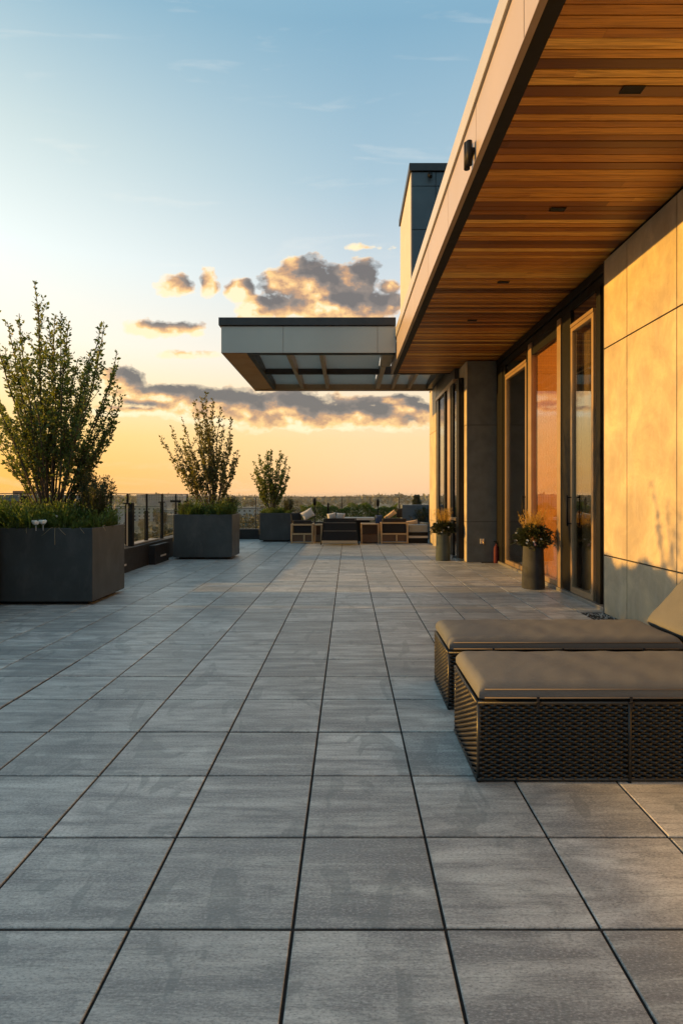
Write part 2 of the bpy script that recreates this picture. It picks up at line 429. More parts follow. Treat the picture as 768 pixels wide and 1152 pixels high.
# glazed facade (plane x = GX)
GX = 2.91
def YF(px): return GX*F/(px-VX)
bx('header_beam', M['black'], B, GX-.06, GX+.1, WE+.02, cy0-.002, 3.80, 3.905, .004)
bx('header_track', M['black'], B, GX-.03, GX+.09, WE+.02, cy0-.002, 3.70, 3.797, .004)
bx('sill', M['alu'], B, GX-.07, GX+.1, WE+.02, cy0-.002, -.02, .045, .006)
def post(name, mat, pa, pb, z0=.045, z1=3.70, out=.03, dep=.09):
    y1, y0 = YF(pa), YF(pb)
    return bx(name, mat, B, GX-out, GX-out+dep, y0, y1, z0+.001, z1-.001, .004)
post('mullion', M['black'], 673, 677.5)
post('mullion', M['bronze'], 630, 634, out=.05)
post('mullion', M['black'], 634.3, 644, out=.03, dep=.2)  # near-black colour stands for the shade of its recess
post('mullion', M['bronze'], 597, 600.5, out=.05)
post('mullion', M['black'], 594, 596.8, out=.03)
post('mullion', M['black'], 567.5, 569.5, out=.03)
# panel returning to the column
bx('infill_panel', M['black'], B, 2.865, GX+.06, YF(567.3), cy0-.003, .046, 3.699, .004)  # black colour stands for the shade on this panel
DZ = 3.46
def door(pa, pb, handle_side, lbl):
    y1, y0 = YF(pa), YF(pb); w = .052
    m = MB(); x0, x1 = GX-.035, GX+.03
    m.box(x0, x1, y0, y0+w, .047, DZ).box(x0, x1, y1-w, y1, .047, DZ)
    m.box(x0, x1, y0+w+.001, y1-w-.001, DZ-w, DZ).box(x0, x1, y0+w+.001, y1-w-.001, .047, .047+w*1.4)
    d = m.build('door', M['bronze'], B, .004); d['label'] = lbl
    g_ = MB().box(GX-.006, GX+.006, y0+w, y1-w, .11, DZ-w).build('glass', M['glass'], d)
    hy = y0+w*.5 if handle_side < 0 else y1-w*.5
    h_ = MB(); h_.tube([(GX-.085, hy, .9), (GX-.085, hy, 1.3)], .011, 10)
    for z in (.93, 1.27): h_.tube([(GX-.085, hy, z), (GX-.034, hy, z)], .008, 8)
    h_.build('handle', M['black'], d)
    bx('transom_bar', M['bronze'], B, GX-.04, GX+.04, y0, y1, DZ+.004, DZ+.05, .003)
    MB().box(GX-.005, GX+.005, y0, y1, DZ+.051, 3.699).build('transom_glass', M['glass'], B)
door(644.3, 670, 1, 'sliding glass door next to the concrete wall')
door(570, 593.8, -1, 'sliding glass door next to the grey column')
# narrow pane at the wall end
MB().box(GX-.005, GX+.005, YF(679.5)-.1, YF(677.7), .046, 3.699).build('side_glass', M['glass'], B)
MB().box(GX-.005, GX+.005, YF(672.8), YF(670.2), .046, 3.699).build('side_glass', M['glass'], B)
# orange pane with blind
y0, y1 = YF(629.8), YF(600.7)
MB().box(GX-.004, GX+.004, y0, y1, .12, 3.499).build('window_pane', glass_mat('blind_glass', (.95,.93,.9), base=.06, power=3.8, amount=.6), B)
bx('window_rail', M['bronze'], B, GX-.045, GX+.03, y0, y1, .046, .119, .004)
b_ = MB(); nseg = 30
for i in range(nseg):
    ya = y0+(y1-y0)*i/nseg; yb = y0+(y1-y0)*(i+1)/nseg
    xa = GX+.05+.004*math.sin(i*2.1); xb = GX+.05+.004*math.sin((i+1)*2.1)
    b_.face([(xa,ya,.1),(xb,yb,.1),(xb,yb,3.699),(xa,ya,3.699)], smooth=True)
    b_.face([(xa+.004,ya,.1),(xa+.004,ya,3.699),(xb+.004,yb,3.699),(xb+.004,yb,.1)], smooth=True)
b_.build('roller_blind', M['blind'], B)
bx('soffit_shade_panel', M['black'], B, GX-.03, GX+.03, y0, y1, 3.50, 3.698, .002)  # black panel put in for the soffit shadow across the blind
# second glazed bay beyond the column (x = G2)
G2 = 2.2
def Y2(px): return G2*F/(px-VX)
def post2(name, mat, pa, pb, z0=.045, z1=3.62, out=.03, dep=.09):
    bx(name, mat, B, G2-out, G2-out+dep, Y2(pb), Y2(pa), z0+.001, z1-.001, .004)
post2('mullion', M['black'], 514.5, 517.5)
post2('mullion', M['bronze'], 505.5, 508.5, out=.05)
post2('mullion', M['black'], 508.8, 510.8, dep=.2)
post2('mullion', M['black'], 500.5, 502.0)
post2('mullion', M['dark_metal'], 492.3, 494.2)
for a, b in ((511,514.4),(502.2,505.3),(494.4,500.3)):
    MB().box(G2-.005, G2+.005, Y2(b), Y2(a), .046, 3.619).build('window_glass', M['glass'], B)
bx('window_head', M['bronze'], B, G2-.05, G2+.08, cy1+.01, 14.1, 3.621, 3.70, .004)
bx('window_sill', M['alu'], B, G2-.07, G2+.1, cy1+.01, 14.1, -.02, .044, .004)
bx('window_rail', M['bronze'], B, G2-.042, G2+.04, Y2(508.6), Y2(514.3), .78, .84, .004)
bx('upper_wall', M['dark_metal'], B, G2-.02, G2+.3, cy1+.01, 14.17, 3.702, 4.05, .004)
bx('upper_wall', M['dark_metal'], B, 2.175, 2.9, 12.225, 15.35, 4.055, 4.7, .004)
# end pier
px0, px1_, py0, py1_ = 2.18, 2.7, 14.2, 15.35
zc = [-.02, .635, 2.92, 4.05]
MB().box(px0+.022, px1_, py0+.01, py1_-.01, -.1, 4.04).build('pier_core', M['joint'], B)
for j in range(3):
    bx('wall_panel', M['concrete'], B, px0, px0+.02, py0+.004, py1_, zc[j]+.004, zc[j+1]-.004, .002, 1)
    bx('wall_panel', M['concrete_dark'], B, px0+.022, px1_, py0-.012, py0+.006, zc[j]+.004, zc[j+1]-.004, .002, 1)  # pier front painted darker for its shade
# interior shell
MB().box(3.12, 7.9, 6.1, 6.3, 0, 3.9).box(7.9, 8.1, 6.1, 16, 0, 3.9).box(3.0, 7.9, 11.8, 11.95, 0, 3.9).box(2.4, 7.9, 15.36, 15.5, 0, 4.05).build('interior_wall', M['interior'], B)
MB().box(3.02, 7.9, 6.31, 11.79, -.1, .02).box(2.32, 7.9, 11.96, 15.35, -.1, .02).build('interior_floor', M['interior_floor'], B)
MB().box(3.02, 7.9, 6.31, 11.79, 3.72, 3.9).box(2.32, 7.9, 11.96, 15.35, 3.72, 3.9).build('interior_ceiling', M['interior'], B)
# curtains behind the doors
def curtain(y0, y1, x=3.06, z0=.05, z1=3.4):
    c = MB(); n = 40
    for i in range(n):
        a, b = i/n, (i+1)/n
        fx = lambda t: x + .035*math.sin(t*n*.9)
        c.face([(fx(a), y0+(y1-y0)*a, z0), (fx(b), y0+(y1-y0)*b, z0), (fx(b), y0+(y1-y0)*b, z1), (fx(a), y0+(y1-y0)*a, z1)], smooth=True)
    o = c.build('curtain', M['curtain'], None)
    so = o.modifiers.new('s', 'SOLIDIFY'); so.thickness = .004
    return o
o = curtain(YF(653), YF(646)+.05); tag(o, 'tan curtain drawn aside behind the door nearest the concrete wall', 'curtain', 'curtains behind the doors')
o = curtain(YF(590), YF(583)); tag(o, 'tan curtain behind the glass door nearest the grey column', 'curtain', 'curtains behind the doors')
# interior dining table seen through the door
T = root('dining_table', (3.9, 7.4, .02), 'pale timber table inside behind the near glass door', 'table')
bx('tabletop', M['timber'], T, 3.5, 4.5, 6.9, 8.1, .74, .79, .006)
for (a, b) in ((3.56,6.96),(4.44,6.96),(3.56,8.04),(4.44,8.04)): bx('leg', M['black'], T, a-.025, a+.025, b-.025, b+.025, .02, .739, .003)
# red extinguisher shape put in for an unidentified red spot
o = root('fire_extinguisher', (2.82,10.88,0), '', '')
MB().lathe((2.82,10.88,0), [(0,0),(.042,0),(.046,.02),(.046,.27),(.035,.32),(.014,.345),(.014,.37),(0,.37)], 16).build('cylinder', M['red'], o)
MB().box(2.80,2.84,10.87,10.89,.372,.40).box(2.77,2.84,10.872,10.888,.405,.42).build('valve', M['black'], o)
tag(o, 'small red extinguisher standing on the paving by the grey column', 'extinguisher')

# ---- roof, soffit, fascia
XE0, XE1, YR0, YR1 = 1.035, .935, -2.6, 12.2    # outer edge x at near / far end
def xe(y): return 1.033 + (.940-1.033)*(y-3.0)/(12.2-3.0)
ZS, ZT = 3.915, 4.50
# boards
m = MB(); y = YR0
while y < YR1-.02:
    w = random.choice((.085, .085, .1, .07))
    y1 = min(y+w, YR1-.012); r = min(1, max(0, random.gauss(.5, .34))); dz = R(0, .004)
    # each course broken into lengths
    x = xe(y)+.115; xend = 2.905 if y > WE-.1 else WX-.004
    cut = R(x, x+3.5)
    segs = [(x, min(cut, xend))] + ([(cut+.001, xend)] if cut < xend-.05 else [])
    for s0, s1 in segs:
        m.box(s0, s1, y+.0045, y1-.0045, ZS+dz, ZS+.02, min(1, max(0, r+R(-.15,.15)))) if s1 > s0 else None
    y += w
m.build('soffit', M['cedar'], B)
m = MB()   # roof body
m.hexa([(xe(YR0)+.01,YR0,ZS+.021),(8.2,YR0,ZS+.021),(8.2,YR1,ZS+.021),(xe(YR1)+.01,YR1,ZS+.021),
        (xe(YR0)+.01,YR0,ZT-.1),(8.2,YR0,ZT-.1),(8.2,YR1,ZT-.1),(xe(YR1)+.01,YR1,ZT-.1)])
m.build('roof', M['dark_metal'], B)
m = MB()   # dark drip channel
m.hexa([(xe(YR0)+.012,YR0,ZS-.004),(xe(YR0)+.112,YR0,ZS-.004),(xe(YR1)+.112,YR1,ZS-.004),(xe(YR1)+.012,YR1,ZS-.004),
        (xe(YR0)+.012,YR0,ZS+.02),(xe(YR0)+.112,YR0,ZS+.02),(xe(YR1)+.112,YR1,ZS+.02),(xe(YR1)+.012,YR1,ZS+.02)])
m.build('drip_channel', M['black'], B)
bx('end_trim', M['dark_metal'], B, xe(YR1)+.08, 2.27, YR1-.01, YR1+.02, ZS-.01, ZS+.3, .003)
def skew(x_off0, x_off1, y0, y1, z0, z1):
    a, b = xe(y0), xe(y1)
    return MB().hexa([(a+x_off0,y0,z0),(a+x_off1,y0,z0),(b+x_off1,y1,z0),(b+x_off0,y1,z0),(a+x_off0,y0,z1),(a+x_off1,y0,z1),(b+x_off1,y1,z1),(b+x_off0,y1,z1)])
ys = [-2.6, -1.4, -.2, 1.0, 2.2, 3.25, 4.42, 5.6, 6.9, 8.2, 9.5, 10.85, 12.2]
for a, b in zip(ys[:-1], ys[1:]):
    skew(-.03, .008, a+.006, b-.006, ZS-.008, 4.33).build('fascia_panel', M['fascia'], B, .003)
    skew(-.05, .2, a+.001, b-.001, 4.345, ZT+.02).build('coping', M['cap_metal'], B, .004)
skew(-.012, .0, YR0, YR1-.001, 4.325, 4.35).build('reveal', M['joint'], B)
skew(-.034, .011, YR0, YR1-.01, ZS-.018, ZS-.009).build('drip_edge', M['bronze'], B, .001)

# tower on the roof
tx, ty0, ty1 = 1.10, 10.06, 12.1
TW = MB().box(tx+.02, 4.0, ty0+.02, ty1, 4.4, 7.02).build('rooftop_tower', M['joint'], B)
zz = [4.42, 5.2, 6.0, 6.77, 7.02]; xx = [tx+.02, 1.54, 2.4, 3.2, 4.0]
for i in range(4):
    for j in range(4):
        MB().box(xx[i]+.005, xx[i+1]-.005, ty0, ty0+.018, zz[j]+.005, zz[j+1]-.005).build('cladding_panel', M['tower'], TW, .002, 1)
yy = [ty0, 10.75, 11.4, ty1]
for i in range(3):
    MB().box(tx, tx+.018, yy[i]+.004, yy[i+1]-.004, 4.42, 7.01).build('side_cladding', M['tower_sunlit'], TW, .002, 1)
MB().box(tx-.03, 4.03, ty0-.03, ty1+.03, 7.03, 7.165).build('parapet_cap', M['dark_metal'], TW, .004)
m = MB().box(1.40,1.47,ty0-.06,ty0-.002,6.93,6.99); m.tube([(1.435,ty0-.06,6.93),(1.435,ty0-.10,6.88)], .03, 10)
o = m.build('security_camera', M['black']); tag(o, 'small dark camera under the cap of the rooftop tower', 'camera')
m = MB().box(1.585,1.66,ty0-.08,ty0-.002,6.36,6.46)
o = m.build('wall_box', M['black'], None, .01); tag(o, 'tiny black box light on the rooftop tower cladding', 'light')

# ---- downlights
for i, (px, py, lb) in enumerate(((711,100,'rectangular black downlight in cedar soffit, nearest the viewer and largest'),
        (627,235,'black downlight in cedar soffit, second from the viewer'),
        (566,317,'small black downlight in cedar soffit, third from the viewer'),
        (531,360,'tiny far downlight in the darkest end of cedar soffit'))):
    Y = (ZS-H)*F/(HY-py); X = XP(px, Y)
    o = root('downlight', (X, Y, ZS), lb, 'light', 'recessed downlights in the soffit')
    m = MB(); w, d = .07, .035
    for (a,b,c,e) in ((-w,w,-d,-d+.006),(-w,w,d-.006,d),(-w,-w+.006,-d+.006,d-.006),(w-.006,w,-d+.006,d-.006)):
        m.box(X+a, X+b, Y+c, Y+e, ZS-.006, ZS-.0008)
    m.build('trim', M['black'], o)
    MB().box(X-w+.006, X+w-.006, Y-d+.006, Y+d-.006, ZS-.0035, ZS-.0008).build('lens', M['wicker_in'], o)

# ---- twin cylinder wall light on the fascia
Y = .985*F/139; X = xe(Y)-.03
Lr = root('wall_light', (X, Y, 3.99), 'black twin cylinder light fixed to the roof fascia', 'light')
MB().tube([(X-.045,Y+.0,3.90),(X-.045,Y+.0,4.11)], .024, 20).build('cylinder', M['black'], Lr)
MB().tube([(X-.045,Y-.0-.085,3.885),(X-.045,Y-.085,4.07)], .024, 20).build('cylinder', M['black'], Lr)
MB().box(X-.04, X-.001, Y-.095, Y+.03, 3.99, 4.02).build('bracket', M['black'], Lr, .003)

# ================================================================== CANOPY
K = root('canopy', (-.7, 12.9, 0), 'flat grey metal canopy with slatted frosted underside beyond the roof', 'canopy')
KX0, KX1, KY0, KY1, KZ0, KZ1 = -2.466, .93, 11.0, 14.9, 4.055, 4.60
xs = [KX0, XP(318.5,11), XP(424.5,11), .915]
for a, b in zip(xs[:-1], xs[1:]):
    bx('fascia_panel', M['canopy_metal'], K, a+.003, b-.003, KY0, KY0+.02, KZ0, 4.565, .003)
for a, b in zip([KY0+.022, 12.3, 13.6], [12.3, 13.6, KY1]):
    bx('fascia_panel', M['canopy_metal'], K, KX0, KX0+.02, a+.003, b-.003, KZ0, 4.565, .003)
bx('front_core', M['joint'], K, KX0+.025, .91, KY0+.022, KY0+.06, KZ0+.01, 4.57, 0)
bx('coping', M['dark_metal'], K, KX0-.04, .91, KY0-.04, KY0+.3, 4.58, 4.73, .004)
bx('coping', M['dark_metal'], K, KX0-.04, KX0+.3, KY0+.302, KY1+.04, 4.58, 4.73, .004)
0 and bx('roof_deck', M['dark_metal'], K, KX0+.302, .90, KY0+.302, 12.215, 4.56, 4.62, 0)
0 and bx('roof_deck', M['dark_metal'], K, KX0+.302, 2.17, 12.24, KY1, 4.56, 4.62, 0)
bx('side_soffit', M['canopy_tan'], K, KX0+.022, -1.98, KY0+.062, 13.03, KZ0, KZ0+.02, .002)
bx('side_soffit', M['canopy_tan'], K, KX0+.022, -1.98, 13.04, KY1-.1, KZ0, KZ0+.02, .002)
def beam(xa, xb, ya, yb, z0=KZ0-.001, z1=KZ0+.25, mat='bronze'): bx('beam', M[mat], K, xa, xb, ya, yb, z0, z1, .003)
beam(-1.975, -1.89, KY0+.062, KY1-.1, mat='dark_metal')
for xc in (-1.19, -.54): beam(xc-.04, xc+.04, KY0+.2, KY1-.1)
beam(.68, .89, KY0+.2, 12.19)
beam(.70, .80, 12.22, KY1-.1)
for xc in (1.14, 1.56): beam(xc-.035, xc+.035, 12.24, KY1-.1)
beam(2.02, 2.17, 12.24, KY1-.1, mat='dark_metal')
bx('cross_beam', M['dark_metal'], K, -1.885, .9, KY0+.062, KY0+.19, KZ0-.002, KZ0+.25, .003)
bx('cross_beam', M['dark_metal'], K, -1.885, 2.01, 12.98, 13.06, KZ0+.01, KZ0+.2, .003)
bx('rear_beam', M['bronze'], K, KX0+.022, 2.17, KY1-.099, KY1, KZ0-.03, KZ0+.28, .004)
# slightly bowed frosted panels
def panel(xa, xb, ya, yb):
    m = MB(); n = 12
    for i in range(n):
        t0, t1 = i/n, (i+1)/n
        f = lambda t: KZ0+.085+.13*math.sin(PI*(.12+t*.76))
        m.face([(xa,ya+(yb-ya)*t0,f(t0)),(xb,ya+(yb-ya)*t0,f(t0)),(xb,ya+(yb-ya)*t1,f(t1)),(xa,ya+(yb-ya)*t1,f(t1))], smooth=True)
        m.face([(xa,ya+(yb-ya)*t0,f(t0)+.006),(xa,ya+(yb-ya)*t1,f(t1)+.006),(xb,ya+(yb-ya)*t1,f(t1)+.006),(xb,ya+(yb-ya)*t0,f(t0)+.006)], smooth=True)
    m.build('frosted_panel', M['canopy_glass'], K)
for xa, xb in ((-1.889,-1.231),(-1.149,-.581),(-.499,.679)):
    panel(xa, xb, KY0+.2, 12.97); panel(xa, xb, 13.07, KY1-.11)
for xa, xb in ((.801,1.104),(1.176,1.524),(1.596,2.019)):
    panel(xa, xb, 13.07, KY1-.11)

# ================================================================== PLANTERS, TREES, PLANTING
def planter(x0, x1, y0, y1, h, label):
    P = root('planter_box', ((x0+x1)/2, (y0+y1)/2, 0), label, 'planter', 'large square planters along the railing')
    m = MB(); t = .035; z0 = .045
    n = len(m.v)
    ring = lambda a, z: [(x0+a,y0+a,z),(x1-a,y0+a,z),(x1-a,y1-a,z),(x0+a,y1-a,z)]
    m.v += ring(0,z0)+ring(0,h)+ring(t,h)+ring(t,h-.12)
    for l in range(3):
        for k in range(4):
            m.f.append((n+l*4+k, n+l*4+(k+1)%4, n+(l+1)*4+(k+1)%4, n+(l+1)*4+k)); m.r.append(.5); m.sm.append(False)
    m.f.append((n+3,n+2,n+1,n)); m.r.append(.5); m.sm.append(False)
    m.build('body', M['planter'], P, .006, 3)
    bx('plinth', M['black'], P, x0+.09, x1-.09, y0+.09, y1-.09, 0, z0-.002, .002)
    s = MB(); nx, ny = 12, 8
    hz = [[h-.06+.03*R(-1,1) for _ in range(ny+1)] for _ in range(nx+1)]
    for i in range(nx):
        for j in range(ny):
            q = [(i,j),(i+1,j),(i+1,j+1),(i,j+1)]
            s.face([(x0+t+(x1-x0-2*t)*a/nx, y0+t+(y1-y0-2*t)*b/ny, hz[a][b]) for a, b in q], smooth=True)
    s.build('soil', M['soil'], P)
    return P

def bez(p0, p1, p2, t): return p0*(1-t)**2 + p1*2*t*(1-t) + p2*t*t
def stem_tree(name, base, stems, leafsize, dens, mat, label, group, seed, start=.22, twigs=5, rad=.011, side=True, twl=1.0):
    random.seed(seed)
    T = root(name, base, label, 'tree', group)
    tr = MB(); cr = MB(); b0 = Vector(base)
    def leafy(pts, t0, tip):
        L = sum((pts[i+1]-pts[i]).length for i in range(len(pts)-1))
        n = int(L*dens)
        for k in range(n):
            t = t0 + (1-t0)*random.random()
            f = t*(len(pts)-1); i = min(int(f), len(pts)-2)
            p = pts[i].lerp(pts[i+1], f-i); d = (pts[i+1]-pts[i]).normalized()
            o = Vector((R(-1,1),R(-1,1),R(-.6,1)))
            o.normalize()
            dd = (d*R(.2,.8)+o).normalized()
            s_ = leafsize*random.choice((R(.5,.9), R(.8,1.2), R(1.1,1.6)))
            cr.leaf(p+o*R(0,.022)*tip, dd, s_, s_*R(.5,.72))
    for (tx_, ty_, tz_, bow) in stems:
        e = Vector((tx_, ty_, tz_)); s0 = b0+Vector((R(-.05,.05),R(-.05,.05),-.05))
        bow = bow*.45-.06; mid = s0.lerp(e, .45); mid.x += (e.x-b0.x)*bow; mid.y += (e.y-b0.y)*bow
        n = 14; pts = []
        for i in range(n+1):
            t = i/n; p = bez(s0, mid, e, t)
            wob = .028*math.sin(t*9+seed+tx_*7)*t
            pts.append(p + Vector((wob, R(-.012,.012), R(-.006,.006))))
        L = (e-s0).length
        tr.tube(pts, [rad*L/2.4*(1-.82*i/n)+.0016 for i in range(n+1)], 6)
        leafy(pts, start, 1.0)
        nt_ = int(twigs*L/1.8*R(.7,1.3))
        for k in range(nt_):
            t = R(.33, .94); f = t*n; i = int(f); p = pts[i].lerp(pts[i+1], f-i); d = (pts[i+1]-pts[i]).normalized()
            o = Vector((R(-1,1),R(-1,1),R(-.1,.3))).normalized()
            ln = R(.2,.62)*(1.12-t)*L/2.2*twl
            dirv = (d*1.0+o*.95).normalized()
            tp = [p, p+dirv*ln*.5, p+dirv*ln*.75+Vector((0,0,ln*.30))+o*.0]
            tp = [tp[0], bez(tp[0], tp[1], tp[2], .35), bez(tp[0], tp[1], tp[2], .7), tp[2]]
            tr.tube(tp, [.0034, .0028, .002, .0012], 4)
            leafy(tp, .12, 1.0)
    tr.build('trunk', M['bark'], T); cr.build('crown', mat, T)
    return T

# planter 1
planter(-4.40, -3.015, 6.70, 7.66, .912, 'largest charcoal planter box, nearest the viewer at the left edge')
planter(XP(194.7,11.46), XP(261,11.46), 11.46, 12.25, .908, 'middle charcoal planter box holding the medium tree')
planter(XP(291.6,15.8), XP(328,15.8), 15.8, 16.6, .80, 'smallest looking planter box, beside the far armchair')
# unseen planters added left of the frame to shade floor and lower wall
planter(-4.72, -4.0, -1.6, 4.13, .76, 'long low charcoal planter, unseen, added outside the left edge to shade the floor')
planter(-4.72, -4.06, 4.15, 6.62, .912, 'charcoal planter box, unseen, added outside the left edge under the shading hedge')

def targets(px_base, Y, lst):
    return [(XP(px, Y)+0, Y+dy, ZP(py, Y), bow) for (px, py, dy, bow) in lst]
Yt = 7.2
L1 = [(38,316,0,.02),(52,355,.1,.04),(70,358,-.15,.05),(14,350,.1,.1),(4,352,-.3,.15),(-4,388,.2,.2),(27,372,-.4,.08),(88,385,.35,.1),
      (108,362,.1,.16),(121,368,-.1,.2),(126,392,.2,.24),(98,410,-.3,.12),(-18,420,.1,.3),(-12,455,.3,.34),(8,480,-.3,.34),(122,430,.3,.32),(112,445,-.4,.3),
      (60,380,.45,.05),(45,395,-.5,.05),(80,400,.5,.1),(30,410,.5,.08),(65,420,-.6,.06),(118,478,.1,.38),(118,462,.2,.4),(90,440,.1,.18),(20,430,.6,.12),
      (60,345,.25,.03),(95,375,-.45,.12),(6,415,.3,.22),(26,335,.3,.06),(50,440,.2,.06),(0,440,.35,.4),(128,440,.3,.42),(-6,470,0,.45),(124,470,.2,.5),(30,490,.3,.1),(10,400,-.6,.3),(110,400,.5,.3),(75,455,.35,.1),(35,460,-.3,.12),(100,470,.3,.24),(22,470,.25,.2),(122,402,-.25,.3)]
stem_tree('shrub_tree', (XP(58,Yt), Yt, .86), targets(58, Yt, L1), .041, 78, M['leaf'], 'tallest multi-stemmed leafy tree, growing in the nearest planter at the left edge', 'trees in the square planters', 3, start=.36, twigs=13, rad=.012)
Yt = 11.85
L2 = [(232,442,0,.03),(238,447,.1,.04),(222,452,-.1,.08),(214,462,.2,.1),(206,470,-.2,.14),(258,470,.15,.25),(200,505,.3,.3),(262,510,.1,.3),(262,490,-.2,.35),(190,478,.1,.26),(182,492,0,.34),(246,458,.1,.05),
      (252,478,-.1,.12),(268,505,.1,.36),(266,516,-.1,.38),(256,498,.2,.2),(196,508,0,.34),(191,516,.1,.4),(228,465,.3,.05),(240,475,-.3,.05),(216,490,.3,.15),
      (244,500,.3,.1),(209,525,.1,.3),(260,530,.2,.3),(232,500,-.3,.05),(200,492,.2,.25),(240,520,0,.02),(222,515,-.2,.15),(226,445,.15,.05),(234,490,.2,.03),(210,500,-.25,.2),(248,515,-.2,.16)]
stem_tree('shrub_tree', (XP(240,Yt), Yt, .86), targets(240, Yt, L2), .050, 64, M['leaf_red'], 'medium tree with spreading upright stems in the middle planter', 'trees in the square planters', 5, start=.34, twigs=10, rad=.013, twl=.95)
Yt = 16.2
L3 = [(300,508,0,.03),(320,528,-.2,.3),(290,530,-.2,.35),(318,550,.1,.45),(294,553,0,.45),(304,507,0,.05),(316,508,.1,.12),(292,512,0,.14),(286,520,.1,.22),(323,515,0,.25),(326,526,.1,.3),(284,535,0,.34),(310,518,.2,.05),(298,522,-.2,.08),
      (290,545,0,.3),(320,545,0,.3),(306,530,-.2,.03),(316,532,.2,.12),(296,540,.2,.15),(312,545,.1,.1),(301,512,.15,.05),(288,528,-.1,.2)]
stem_tree('shrub_tree', (XP(306,Yt), Yt, .76), targets(306, Yt, L3), .056, 85, M['leaf'], 'smallest round-crowned tree in the farthest planter', 'trees in the square planters', 8, start=.3, twigs=10, rad=.013)
# unseen tree and hedge added outside the frame to cast shade
random.seed(4)
stem_tree('shrub_tree', (-4.35, 5.0, .86), [(-4.35+.4*math.cos(a)*R(.5,1), 5.0+.5*math.sin(a)*R(.5,1), R(2.0,2.7), .15) for a in [k*2*PI/9 for k in range(9)]], .04, 60, M['leaf'], 'leafy tree, unseen, added outside the left edge to cast shade', 'trees in the square planters', 21, twigs=5)

def ground_cover(name, x0, x1, y0, y1, z, n, mat, label, hmax=.22, seed=1, clump=40):
    random.seed(seed); m = MB()
    cl = [(R(x0,x1), R(y0,y1), random.choice((R(.35,.7),R(.5,1),R(.9,1.35)))) for _ in range(clump)]
    for cx, cy, s in cl:
        for k in range(n//clump):
            a = R(0,2*PI); tilt = R(.1,1.0)
            hgt = hmax*s*R(.5,1.1)
            d = Vector((math.cos(a)*tilt, math.sin(a)*tilt, 1)).normalized()
            p = Vector((cx+R(-.06,.06), cy+R(-.06,.06), z-.03))
            e = p + d*hgt
            w = R(.008,.018)
            if random.random() < .5:      # blade bending over
                sd = d.cross(Vector((0,0,1))).normalized()*w/2 if tilt > .12 else Vector((w/2,0,0))
                mid = p+d*hgt*.6; tip = p+d*hgt*.9+Vector((math.cos(a),math.sin(a),-.4))*hgt*.25
                r = R(0,1)
                m.face([p-sd, p+sd, mid+sd, mid-sd], r); m.face([mid-sd, mid+sd, tip], r)
            else:                          # leafy sprig
                for q in range(7):
                    t = q/7
                    m.leaf(p+d*hgt*t, (d+Vector((R(-1,1),R(-1,1),R(0,.6)))).normalized(), R(.03,.055), R(.014,.024))
    o = m.build(name, mat); return tag(o, label, 'plants', kind='stuff')
ground_cover('ground_cover', -4.34, -3.08, 6.76, 7.6, .90, 9000, M['leaf_green'], 'low green foliage filling the nearest planter box', .36, 1, 120)
ground_cover('ground_cover', XP(196,11.5)+.06, XP(259,11.5)-.04, 11.52, 12.2, .90, 3200, M['leaf_green'], 'low green foliage filling the middle planter box', .34, 2, 60)
ground_cover('ground_cover', XP(293,15.9)+.03, XP(326,15.9)-.03, 15.86, 16.5, .79, 1500, M['leaf_green'], 'low green foliage filling the farthest planter box', .2, 3, 30)
random.seed(66); m = MB()  # unseen hedge, its top shaped for the shade edge on the wall
for k in range(18000):
    y = R(4.25,6.55); top = 1.66+.06*math.sin(y*6)+.03*math.sin(y*17+1); z = .85+(top-.85)*random.random()**.8
    m.leaf((R(-4.64,-4.14), y, z), Vector((R(-1,1),R(-1,1),R(0,1.2))).normalized(), R(.04,.075), R(.025,.045))
o = m.build('hedge', M['leaf_bush']); tag(o, 'dense clipped hedge, unseen, added outside the left edge to shade the wall', 'hedge')

def bush(name, c, rx, rz, n, mat, label, seed, leaf=.035, group='bushes in the planters', twiggy=30):
    random.seed(seed); T = root(name, c, label, 'bush', group); cr = MB(); st = MB(); c = Vector(c)
    for k in range(twiggy):
        a = R(0,2*PI); u = R(.15,1.0)
        e = c+Vector((math.cos(a)*rx*u*R(.6,1.15), math.sin(a)*rx*u*R(.6,1.15), rz*R(.75,1.12)*math.sqrt(max(.08,1-u*u*.75))))
        mid = c.lerp(e,.5)+Vector((math.cos(a)*rx*.25,math.sin(a)*rx*.25,0))
        pts = [bez(c, mid, e, i/6) for i in range(7)]
        st.tube(pts, [.006*(1-.8*i/6)+.001 for i in range(7)], 4)
        for q in range(n//twiggy):
            t = .2+.8*random.random()**.7; f = t*6; i = min(5,int(f)); p = pts[i].lerp(pts[i+1], f-i)
            o = Vector((R(-1,1),R(-1,1),R(-.3,1))).normalized()
            s_ = leaf*R(.6,1.2); cr.leaf(p+o*R(0,.05), (o+Vector((0,0,.7))).normalized(), s_, s_*.42)
    st.build('stems', M['bark'], T); cr.build('foliage', mat, T); return T
bush('bush', (XP(103,7.25), 7.2, .88), .36, .74, 4800, M['leaf_bush'], 'round dark bush at the right end of the nearest planter', 31)
bush('bush', (XP(260,11.8), 11.8, .88), .22, .42, 900, M['leaf_bush'], 'small dark bush at the right end of the middle planter', 32, .04)
bush('bush', (XP(325,16.1), 16.1, .78), .22, .42, 800, M['leaf_bush'], 'small dark bush at the right end of the farthest planter', 33, .045)
bush('bush', (XP(30,7.2)-.05, 7.25, .88), .20, .25, 500, M['leaf_bush'], 'low bush at the left of the nearest planter', 35, .035)
bush('bush', (XP(70,6.95), 6.95, .88), .20, .30, 900, M['leaf_green'], 'low bright green bush in front of the tallest tree stems', 37, .045)
bush('bush', (XP(12,6.95), 6.95, .88), .22, .24, 800, M['leaf_green'], 'low bright green bush at the left edge of the photo', 38, .05)
